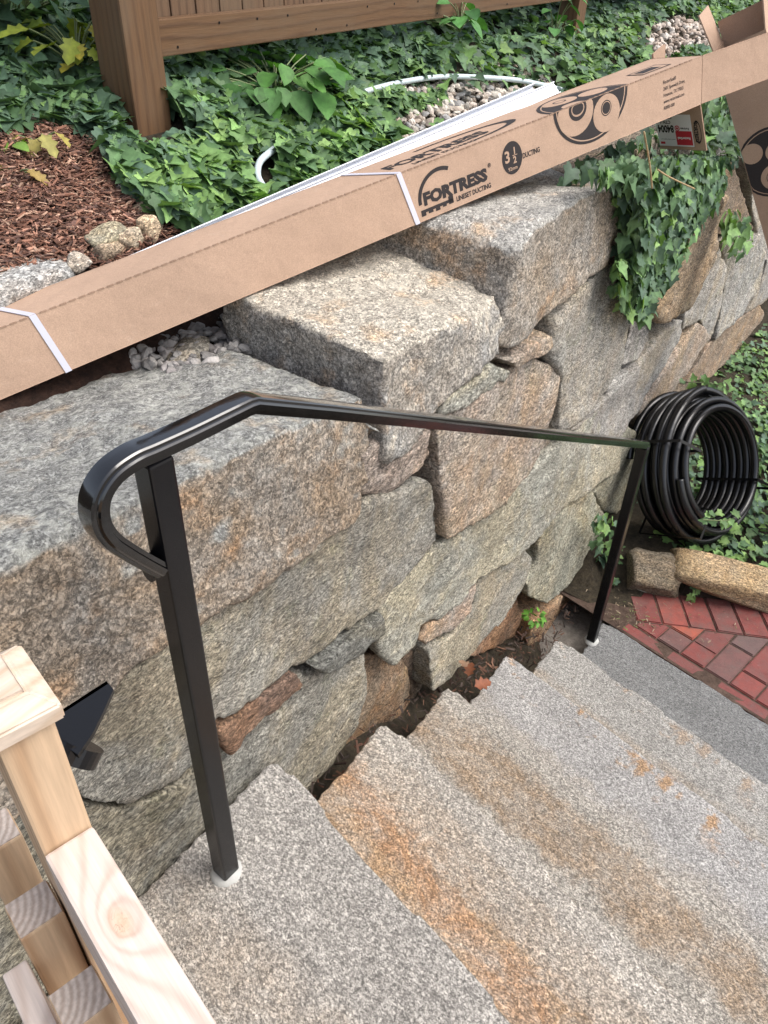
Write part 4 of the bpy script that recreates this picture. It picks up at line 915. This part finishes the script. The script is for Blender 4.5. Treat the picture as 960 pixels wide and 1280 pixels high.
# ------------------------------------------------------------------ mulch
def chips(name, pts, lmin, lmax, cols, label, cat, seed, flat=.5):
    rr = np.random.default_rng(seed); n = len(pts); C8 = np.array([[x, y, z] for x in (-1, 1) for y in (-1, 1) for z in (-1, 1)], float)
    FQ = np.array([[0,1,3,2],[4,6,7,5],[0,4,5,1],[2,3,7,6],[0,2,6,4],[1,5,7,3]]); VV = np.empty((n, 8, 3)); CC = np.empty((n, 8, 4)); CC[..., 3] = 1
    for i in range(n):
        l = rr.uniform(lmin, lmax)*rr.uniform(.5, 1); w = l*rr.uniform(.08, .32); h = w*rr.uniform(.2, .5)
        az = rr.uniform(0, 6.28); el = rr.normal()*flat*.5; d = np.array([math.cos(az)*math.cos(el), math.sin(az)*math.cos(el), math.sin(el)]); s = np.cross([0, 0, 1], d); s /= np.linalg.norm(s); r = rr.normal()*.5; s = s*math.cos(r)+np.cross(d, s)*math.sin(r); u = np.cross(d, s)
        tp = 1-.6*rr.random(); k = C8.copy(); k[:, 1] *= np.where(k[:, 0] > 0, tp, 1)
        VV[i] = np.array(pts[i])+k[:, :1]*d*l/2+k[:, 1:2]*s*w/2+k[:, 2:]*u*h/2; CC[i, :, :3] = np.array(cols[rr.integers(len(cols))])*rr.uniform(.6, 1.3)
    FF = (FQ[None]+(np.arange(n)*8)[:, None, None]).reshape(-1, 4); o = raw_obj(name, VV.reshape(-1, 3), FF, M['chip'], None, False, CC.reshape(-1, 4)); tag(o, label, cat, kind='stuff'); return o
def in_poly(x, y, P):
    c = False; j = len(P)-1
    for i in range(len(P)):
        if (P[i][1] > y) != (P[j][1] > y) and x < (P[j][0]-P[i][0])*(y-P[i][1])/(P[j][1]-P[i][1])+P[i][0]: c = not c
        j = i
    return c
MUL = [tuple(on_t(*q)[:2]) for q in ((-140,170),(0,175),(60,165),(120,178),(135,205),(140,235),(165,255),(200,285),(225,300),(150,345),(60,345),(-140,420))]
xs = [p[0] for p in MUL]; ys = [p[1] for p in MUL]
def fill(P, n, zf, seed=0):
    rr = random.Random(seed); out = []; x0, x1 = min(p[0] for p in P), max(p[0] for p in P); y0, y1 = min(p[1] for p in P), max(p[1] for p in P)
    while len(out) < n:
        x, y = rr.uniform(x0, x1), rr.uniform(y0, y1)
        if in_poly(x, y, P): out.append((x, y, zf(x, y, rr)))
    return out
bm = bmesh.new()
NX, NY = 60, 40; gx = np.linspace(min(xs)-.05, max(xs)+.12, NX); gy = np.linspace(min(ys)-.2, max(ys)+.1, NY); gv = [[bm.verts.new((x, y, terrain(x, y)+.006+.014*fbm(Vector((x*14, y*14, 2))))) for x in gx] for y in gy]
for j in range(NY-1):
    for i in range(NX-1): bm.faces.new((gv[j][i], gv[j][i+1], gv[j+1][i+1], gv[j+1][i]))
o = mesh_obj('mulch_bed', bm, M['mulchbed'], None, True); o['kind'] = 'structure'
MC = [(.19,.090,.058), (.25,.125,.082), (.13,.062,.042), (.30,.16,.11), (.16,.085,.064), (.42,.27,.19), (.12,.07,.055)]
chips('mulch', fill(MUL, 13000, lambda x, y, r: terrain(x, y)+.008+.018*r.random(), 1), .010, .034, MC, 'reddish brown shredded bark mulch in the bed left of the box', 'mulch', 2)

# ------------------------------------------------------------------ ivy and plants
def leaf_template(kind):
    if kind == 'ivy':
        out = [(0, 0), (.13, -.12), (.30, -.13), (.41, -.02), (.37, .14), (.50, .27), (.47, .36), (.29, .44), (.20, .64), (.09, .88), (0, 1.0)]
    elif kind == 'ovate':
        out = [(0, 0), (.22, .06), (.36, .26), (.37, .48), (.25, .74), (0, 1.0)]
    else:
        out = [(0, 0), (.10, .1), (.30, .18), (.20, .34), (.36, .52), (.18, .62), (.20, .82), (0, 1.0)]
    mid = [(0, y) for (_, y) in out[1:-1]]; V = []; F = []
    m = [(0, 0, .0)]+[(0, max(y, .02), .0) for _, y in out[1:-1]]+[(0, 1.0, 0)]
    V = [np.array(v, float) for v in m]; n = len(out)
    for sgn in (1, -1):
        b = len(V)
        for (x, y) in out[1:-1]: V.append(np.array([sgn*x, y, abs(x)*.28]))
        idx = [0]+[b+i for i in range(n-2)]+[n-1]
        for i in range(n-1):
            q = [i, idx[i], idx[i+1], i+1] if sgn > 0 else [i+1, idx[i+1], idx[i], i]
            q = [x for j, x in enumerate(q) if x not in q[:j]]
            F += [(q[0], q[1], q[2])] + ([(q[0], q[2], q[3])] if len(q) == 4 else [])
    V = np.array(V); V[:, 2] -= .16*V[:, 1]**2
    return V, np.array(F)
LT_MID = {'ivy': range(11), 'ovate': range(6), 'lobed': range(8)}
LT = {k: leaf_template(k) for k in ('ivy', 'ovate', 'lobed')}
def leaves_obj(name, pl, kind, parent=None):
    """pl: list of (pos, normal, tipdir, size, colour)"""
    BV, BF = LT[kind]; n = len(pl); m = len(BV); P = np.array([p[0] for p in pl]); N = np.array([p[1] for p in pl]); D = np.array([p[2] for p in pl]); S = np.array([p[3] for p in pl]); C = np.array([p[4] for p in pl])
    N /= np.linalg.norm(N, axis=1)[:, None]; D = D-N*(D*N).sum(1)[:, None]; D /= np.linalg.norm(D, axis=1)[:, None]+1e-9; X = np.cross(D, N)
    V = P[:, None, :]+S[:, None, None]*(BV[None, :, 0:1]*X[:, None, :]*1.05+BV[None, :, 1:2]*D[:, None, :]+BV[None, :, 2:3]*N[:, None, :])
    F = (BF[None]+(np.arange(n)*m)[:, None, None]).reshape(-1, 3); CC = np.ones((n, m, 4)); CC[..., :3] = C[:, None, :]; CC[:, :len(LT_MID[kind]), :3] *= 1.22
    return raw_obj(name, V.reshape(-1, 3), F, M['leaf'], parent, True, CC.reshape(-1, 4))
IV_D = [(.058,.104,.058), (.072,.126,.074), (.084,.142,.088), (.064,.110,.072)]; IV_M = [(.088,.160,.066), (.108,.185,.074), (.080,.146,.066)]; IV_L = [(.15,.26,.085), (.18,.29,.09), (.13,.23,.08)]
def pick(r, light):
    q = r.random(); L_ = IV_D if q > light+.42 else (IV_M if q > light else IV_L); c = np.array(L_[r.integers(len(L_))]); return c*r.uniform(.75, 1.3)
def hump(x, y): return .05+.06*noise.noise(Vector((x*2.3, y*2.3, 9)))+.03*noise.noise(Vector((x*7, y*7, 1)))
def bed_ivy(name, P, n, seed, smin, smax, zf, light, label, excl=(), lightf=None, hfac=1.0):
    r = np.random.default_rng(seed); pr = random.Random(seed); pl = []; x0, x1 = min(p[0] for p in P), max(p[0] for p in P); y0, y1 = min(p[1] for p in P), max(p[1] for p in P); tries = 0
    while len(pl) < n and tries < n*12:
        tries += 1; x, y = pr.uniform(x0, x1), pr.uniform(y0, y1)
        if not in_poly(x, y, P) or any(in_poly(x, y, e) for e in excl): continue
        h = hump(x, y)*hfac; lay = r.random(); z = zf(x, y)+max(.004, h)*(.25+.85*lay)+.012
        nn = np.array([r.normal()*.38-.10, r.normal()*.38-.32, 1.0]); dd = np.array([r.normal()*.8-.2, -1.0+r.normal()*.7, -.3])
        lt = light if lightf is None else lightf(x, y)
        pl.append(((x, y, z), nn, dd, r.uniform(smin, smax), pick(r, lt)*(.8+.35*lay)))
    o = leaves_obj(name, pl, 'ivy'); tag(o, label, 'ivy', 'ivy ground cover', 'stuff'); return o
def tp(*px): return [tuple(on_t(*q)[:2]) for q in px]
HOSEP = [(p.x, p.y) for p in smooth_path(hp_[6:], 4)]
HOSEP = [(x+.0, y-.055) for x, y in HOSEP]+[(x, y+.03) for x, y in reversed(HOSEP)]
HOSEX = tp((308,262),(306,210),(345,196),(352,232),(345,262))
GRAV = tp((470,165),(500,150),(560,128),(640,132),(640,165),(560,200),(500,215))
LIT = tp((795,60),(830,25),(880,35),(905,75),(870,95),(820,80))
U_IVY = tp((135,170),(150,240),(215,300),(300,330),(420,300),(520,240),(640,190),(760,150),(900,120),(1100,90),(1100,20),(960,-10),(760,0),(560,-10),(400,20),(190,60),(150,120))
U_IVY = [p for p in U_IVY]
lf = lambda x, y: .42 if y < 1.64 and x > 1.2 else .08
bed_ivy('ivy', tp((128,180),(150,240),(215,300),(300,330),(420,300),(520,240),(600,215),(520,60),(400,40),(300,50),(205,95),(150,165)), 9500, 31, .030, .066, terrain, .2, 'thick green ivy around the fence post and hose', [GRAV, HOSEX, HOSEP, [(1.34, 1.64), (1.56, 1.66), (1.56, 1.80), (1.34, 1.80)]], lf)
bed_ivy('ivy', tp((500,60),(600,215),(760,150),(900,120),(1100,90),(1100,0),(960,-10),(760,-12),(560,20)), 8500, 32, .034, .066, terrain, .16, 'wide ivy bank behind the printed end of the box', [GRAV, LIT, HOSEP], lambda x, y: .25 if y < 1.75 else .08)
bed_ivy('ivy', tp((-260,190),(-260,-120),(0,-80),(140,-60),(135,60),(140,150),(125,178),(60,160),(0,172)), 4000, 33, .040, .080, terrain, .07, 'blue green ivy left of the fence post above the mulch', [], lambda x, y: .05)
BACKB = [(1.5, 1.95), (9.5, 1.95), (9.5, 3.6), (1.0, 3.6)]
bed_ivy('ivy', BACKB, 5200, 34, .05, .09, terrain, .08, 'dark ivy on the bank beyond the fence')
# ivy along the wall top under the printed end of the box, then hanging down the face
def hang_ivy(name, poly_px, n, seed, label, y0=.70, spread=.07, light=.08, smin=.026, smax=.052):
    P = [tuple((lambda p: (p.x, p.z))(on_y(px, py, y0))) for px, py in poly_px]; r = np.random.default_rng(seed); pr = random.Random(seed); pl = []; x0, x1 = min(p[0] for p in P), max(p[0] for p in P); z0, z1 = min(p[1] for p in P), max(p[1] for p in P)
    while len(pl) < n:
        x, z = pr.uniform(x0, x1), pr.uniform(z0, z1)
        if not in_poly(x, z, P): continue
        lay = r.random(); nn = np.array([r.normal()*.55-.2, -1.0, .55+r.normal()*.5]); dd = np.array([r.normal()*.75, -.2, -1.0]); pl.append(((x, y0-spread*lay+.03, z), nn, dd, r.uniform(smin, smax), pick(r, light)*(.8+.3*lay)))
    o = leaves_obj(name, pl, 'ivy'); tag(o, label, 'ivy', 'ivy ground cover', 'stuff'); return o
hang_ivy('ivy', [(722,212),(760,200),(800,196),(895,196),(885,232),(868,262),(846,296),(826,330),(808,352),(797,392),(785,395),(781,370),(772,335),(778,300),(778,230),(755,222)], 1700, 41, 'dark ivy hanging over the wall edge below the box label', .69, .09, .06)
hang_ivy('ivy', [(700,225),(720,205),(800,170),(880,120),(935,105),(930,170),(905,235),(885,235),(895,196),(780,210)], 700, 47, 'ivy mat behind the white and red label', .82, .05, .07)
hang_ivy('ivy', [(770,330),(785,322),(797,350),(795,385),(784,400),(776,372)], 70, 42, 'bright tip of hanging ivy against the grey stones', .66, .03, .6)
hang_ivy('ivy', [(905,268),(925,262),(940,285),(935,312),(918,318),(905,300)], 45, 43, 'small green sprig growing from the wall joint under the leaning carton', .70, .05, .5, .04, .07)
def flat_top(x, y): return 1.50+.02*noise.noise(Vector((x*3, y*3, 5)))
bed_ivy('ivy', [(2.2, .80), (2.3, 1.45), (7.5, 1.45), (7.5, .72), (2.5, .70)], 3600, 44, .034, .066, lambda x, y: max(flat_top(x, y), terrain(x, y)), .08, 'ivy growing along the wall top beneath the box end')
# lower bed
gz = lambda x, y: .045
LOW = [(2.62, .66), (2.66, .46), (2.80, .40), (2.86, .22), (3.02, -.05), (3.2, -.4), (3.6, -.9), (6.8, -1.0), (7.2, .60), (5.2, .72), (4.2, .82), (3.4, .68), (2.9, .66)]
bed_ivy('ivy', LOW, 8500, 45, .024, .052, gz, .30, 'low ivy patch around the coiled pipe by the brick path', [], lambda x, y: .42 if (x < 3.3 or (4.2 < x < 5.2)) else .18, .8)
hang_ivy('ivy', [(742,655),(752,640),(770,650),(775,700),(760,720),(745,690)], 70, 46, 'ivy sprigs climbing the wall foot behind the lower railing post', .62, .05, .25, .03, .045)
r = np.random.default_rng(50)
def sprig(pts, n, smin, smax, label, light=.5, up=(-.5, -.4, .8), w=.03, name='ivy_sprig'):
    pts = smooth_path([Vector(p) for p in pts], 8); e = tag(empty(name, pts[0]), label, 'ivy', 'ivy sprigs'); V, F = tube([p-pts[0] for p in pts], .0022, 5); raw_obj('stem', V, F, M['stem'], e); pl = []
    for k in range(n):
        p = pts[int(len(pts)*k/n)]-pts[0]; nn = np.array(up)+r.normal(size=3)*.4; pl.append((np.array(p)+r.normal(size=3)*w*.5, nn, r.normal(size=3)+np.array([0, -.3, -.5]), r.uniform(smin, smax), pick(r, light)))
    leaves_obj('foliage', pl, 'ivy', e); return e
# ------------------------------------------------------------------ coil of black pipe
CC_ = Vector((3.10, .44, .375)); CA = Vector((-.27, -.84, .47)).normalized(); CU = Vector((0, 0, 1)); CU = (CU-CA*CU.dot(CA)).normalized(); CV = CA.cross(CU)
coil = tag(empty('pipe_coil', CC_), 'coil of black corrugated pipe standing against the wall in the ivy', 'pipe coil')
def loops(r0, r1, a0, a1, n, ph, wob, seed):
    P = []; N = int(n*70)
    for k in range(N+1):
        t_ = k/N; q = 6.2832*n*t_+ph; rad = r0+(r1-r0)*t_+wob*noise.noise(Vector((q*.35, seed, 0))); ax = a0+(a1-a0)*t_+wob*.6*noise.noise(Vector((q*.4, seed, 7)))
        P.append(CU*math.sin(q)*rad*1.02+CV*math.cos(q)*rad+CA*ax)
    return P
def corrugated(name, path, rad, parent, pitch=.0075, sides=9):
    pts = [path[0]]; acc = 0                      # resample to half pitch
    seg = []; L_ = 0; out = []
    for i in range(len(path)-1):
        a, b = path[i], path[i+1]; d = (b-a).length
        while L_ <= d:
            out.append(a+(b-a)*(L_/d if d else 0)); L_ += pitch/2
        L_ -= d
    V, F = tube(out, [rad if k % 2 else rad*.88 for k in range(len(out))], sides, up0=CA); return raw_obj(name, V, F, M['pipe'], parent, True)
corrugated('pipe_loops', loops(.230, .240, -.125, .120, 7.6, 1.0, .016, 1), .0172, coil)
corrugated('pipe_loops', loops(.268, .276, -.122, .105, 6.7, 2.0, .022, 2), .0172, coil)
corrugated('pipe_loops', loops(.300, .318, -.120, .065, 4.2, .4, .03, 3), .0172, coil)
tail = [CV*-.29+CU*-.12+CA*.14, CV*-.315+CU*-.02+CA*.165, CV*-.325+CU*.08+CA*.185, CV*-.33+CU*.18+CA*.20]
corrugated('pipe_tail', smooth_path(tail, 14), .0172, coil)
for q in (3.75, 5.6, .6):
    rd = CU*math.sin(q)+CV*math.cos(q); tg = CU*math.cos(q)-CV*math.sin(q); bm = bmesh.new()
    c = rd*.282; hw, hd = .150, .070
    ring = [(hw, hd), (-hw, hd), (-hw, -hd), (hw, -hd)]; pts = []
    for k in range(4):
        (a0, b0), (a1, b1) = ring[k], ring[(k+1) % 4]
        for m_ in range(8): u_ = m_/8; pts.append(c+CA*(a0+(a1-a0)*u_)+rd*(b0+(b1-b0)*u_))
    pts.append(pts[0]); pr = [(-.006, -.0008), (.006, -.0008), (.006, .0008), (-.006, .0008)]
    V = []; F = []
    for i, p in enumerate(pts):
        for (u_, w_) in ((-.006, 0), (.006, 0)): V.append(p+tg*u_)
        for (u_, w_) in ((.006, .0012), (-.006, .0012)): V.append(p*1.0+tg*u_+(p-c).normalized()*.0015)
    for i in range(len(pts)-1):
        for k2 in range(4): F.append((i*4+k2, i*4+(k2+1) % 4, (i+1)*4+(k2+1) % 4, (i+1)*4+k2))
    raw_obj('tie', V, F, M['blackm'], coil)
# sprigs lying over the coil and edging stones
def cw(q, rad, ax): return CC_+CU*math.sin(q)*rad+CV*math.cos(q)*rad+CA*ax
sprig([cw(1.75, .36, -.02), cw(2.1, .36, .02), cw(2.5, .365, .05)], 16, .028, .045, 'pale ivy sprig lying over the top of the coil', .7)
sprig([cw(2.3, .36, -.10), cw(2.7, .365, -.02), cw(3.1, .37, .02)], 12, .026, .042, 'ivy sprig hanging down the near side of the coil', .6)
sprig([cw(4.9, .22, .16), cw(5.4, .24, .19), cw(5.9, .33, .20)], 16, .026, .042, 'ivy sprig trailing across the lower mouth of the coil', .7)
sprig([(2.86, .30, .10), (2.80, .27, .13), (2.73, .25, .08), (2.68, .235, .01)], 18, .026, .044, 'ivy sprig spilling between the two edging stones', .75)
sprig([(2.75, .62, .06), (2.68, .58, .05), (2.60, .57, .03), (2.56, .53, .02)], 22, .026, .042, 'ivy sprig creeping round the dark edging stone to the wall', .45)
# flat scrap of cardboard by the coil
q0 = [on_z(*q, .075) for q in ((792,632),(812,622),(838,668),(818,672),(800,660))]
o = plate('cardboard_scrap', q0, .004, M['cardp'], None, Vector()); tag(o, 'torn flat scrap of faded cardboard left of the coil', 'cardboard')
for v_ in o.data.vertices: v_.co.z += .25*(v_.co.x-q0[0].x)*.3

# broad-leaved weeds, yellowing seedlings, vines
def weed(name, base, n, smin, smax, cols, kind, label, height, seed, spread=.12, cat='plant', stems=True, down=.25):
    rr = np.random.default_rng(seed); base = Vector(base); e = tag(empty(name, base), label, cat); pl = []; V_, F_ = [], []
    for k in range(n):
        az = rr.uniform(0, 6.28); rd = spread*math.sqrt(rr.random()); h = height*rr.uniform(.35, 1); p = Vector((math.cos(az)*rd, math.sin(az)*rd, h))
        c = np.array(cols[rr.integers(len(cols))])*rr.uniform(.8, 1.25); out = np.array([math.cos(az), math.sin(az), -down]); pl.append((np.array(p), np.array([math.cos(az)*.35, math.sin(az)*.35-.15, 1])+rr.normal(size=3)*.25, out+rr.normal(size=3)*.3, rr.uniform(smin, smax), c))
        if stems:
            v, f = tube(smooth_path([Vector((0, 0, 0)), Vector((p.x*.4, p.y*.4, h*.7)), p], 3), .0022, 4); b0 = len(V_); V_ += v; F_ += [tuple(i+b0 for i in q) for q in f]
    leaves_obj('foliage', pl, kind, e)
    if V_: raw_obj('stems', V_, F_, M['stem'], e)
    return e
GB = [(.065,.17,.035), (.085,.21,.04), (.055,.14,.035)]
weed('broadleaf_plant', rpos(345, 140), 70, .055, .10, GB, 'ovate', 'bright green broad leaved plant in the ivy right of the fence post', .14, 61, .19, down=.5)
weed('broadleaf_plant', rpos(275, 80), 14, .055, .09, [(.05,.15,.05), (.09,.22,.04)], 'ovate', 'leafy green plant just under the fence rail', .15, 62, .10)
weed('broadleaf_plant', on_y(575, 40, 1.72), 18, .05, .085, [(.05,.15,.045), (.07,.19,.05)], 'ovate', 'leafy vine hanging on the fence rail left of second post', .10, 63, .14)
weed('broadleaf_plant', rpos(690, 60), 12, .05, .08, [(.06,.16,.045)], 'ovate', 'vine leaves climbing around the second fence post', .22, 64, .10)
weed('oakleaf_plant', rpos(103, 108), 30, .05, .09, [(.22,.26,.03), (.15,.20,.03), (.28,.24,.03)], 'lobed', 'yellow green lobed leaf plant beside the fence post', .16, 65, .11)
weed('oakleaf_plant', rpos(25, 45), 40, .06, .11, [(.045,.11,.05), (.06,.14,.055)], 'lobed', 'dark lobed leaf plant at the far left above the ivy', .25, 66, .22)
weed('maple_seedling', rpos(52, 192), 7, .045, .07, [(.30,.25,.07), (.24,.22,.06)], 'lobed', 'yellowing seedling with lobed leaves on the mulch', .05, 67, .05)
weed('maple_seedling', rpos(22, 222), 5, .035, .055, [(.27,.19,.06)], 'lobed', 'small tan withered seedling lower on the mulch', .035, 68, .05)
weed('maple_seedling', rpos(15, 187), 5, .03, .05, [(.16,.28,.05)], 'ovate', 'tiny fresh green seedling at the mulch edge', .02, 69, .03)
weed('yellow_seedling', rpos(82, 163), 7, .04, .06, [(.30,.33,.05), (.36,.30,.04)], 'ovate', 'small plant with yellow round leaves below the ivy', .05, 70, .05)
weed('fern_tuft', (2.02, .665, .15), 30, .018, .03, [(.09,.22,.03), (.12,.28,.04)], 'lobed', 'small bright green tuft growing between wall and steps', .045, 71, .03, stems=False, down=-.4)
vn = [rpos(*q, .015) for q in ((-10,255),(15,242),(40,222),(65,205),(90,192),(100,186))]
V, F = tube([Vector(p)-Vector(vn[0]) for p in smooth_path(vn, 6)], .0028, 6); e = tag(empty('dry_vine', vn[0]), 'thin tan runner stem lying over the mulch', 'vine'); raw_obj('stem', V, F, M['stemy'], e, True)
for (qs, lab) in (([(805,165),(812,205),(815,235)], 'bare pale stem dangling in the hanging ivy'), ([(822,212),(838,222),(868,236)], 'bare stem slanting under the label')):
    P_ = [on_y(x, y, .58) for x, y in qs]; V, F = tube([p-P_[0] for p in smooth_path(P_, 6)], .0022, 5); e = tag(empty('dry_vine', P_[0]), lab, 'vine'); raw_obj('stem', V, F, M['stemy'], e, True)
# leaf litter and debris in the slot beside the steps
def zslot(x): return float(np.interp(x, [.1, .7, .95, 1.28, 1.62, 1.95, 2.35], [.62, .62, .50, .35, .19, .03, -.06]))
pts = []
for _ in range(900):
    x = random.uniform(.6, 2.45); pts.append((x, random.uniform(.60, .76), zslot(x)+random.uniform(0, .03)))
chips('leaf_litter', pts, .012, .04, [(.05,.03,.022), (.09,.045,.03), (.035,.025,.02), (.13,.07,.045), (.08,.06,.05)], 'dark leaf litter and twigs in the gap between wall and steps', 'litter', 9, .8)
lv = on_z(593, 858, .40); rr = np.random.default_rng(5); e = tag(empty('dead_leaf', lv), 'curled orange dead leaf in the gap beside the steps', 'dead leaf')
leaves_obj('blade', [((0, 0, 0), (-.2, -.3, 1), (.6, -.5, .3), .06, (.20, .065, .03)), ((.015, .03, .01), (-.4, .1, 1), (.9, .3, .2), .05, (.15, .055, .028)), ((.05, .04, .0), (.1, -.2, 1), (.2, .9, .2), .05, (.24, .15, .10))], 'lobed', e)
pts = [(x, y, .004) for x, y in ((random.gauss(2.44, .05), random.gauss(.42, .06)) for _ in range(160))]+[(2.45+.3*random.random()+.0, .33-.55*random.random(), .004) for _ in range(60)]
chips('path_debris', [(x, y, .006+.006*random.random()) for x, y, _ in pts], .006, .022, [(.10,.07,.05), (.2,.15,.10), (.30,.24,.17), (.16,.18,.07)], 'scattered leaf crumbs on the bricks near the lower post', 'debris', 10, .3)
fl = on_z(792, 733, .012); e = tag(empty('paper_scrap', fl), 'small white paper scrap on bricks beside the dark edging stone', 'paper'); leaves_obj('sheet', [((0, 0, 0), (.1, 0, 1), (.3, -1, 0), .07, (.6, .6, .56))], 'ovate', e)
print('tris', sum(len(o.data.loop_triangles) if o.type == 'MESH' and not o.data.calc_loop_triangles() else 0 for o in scene.objects))
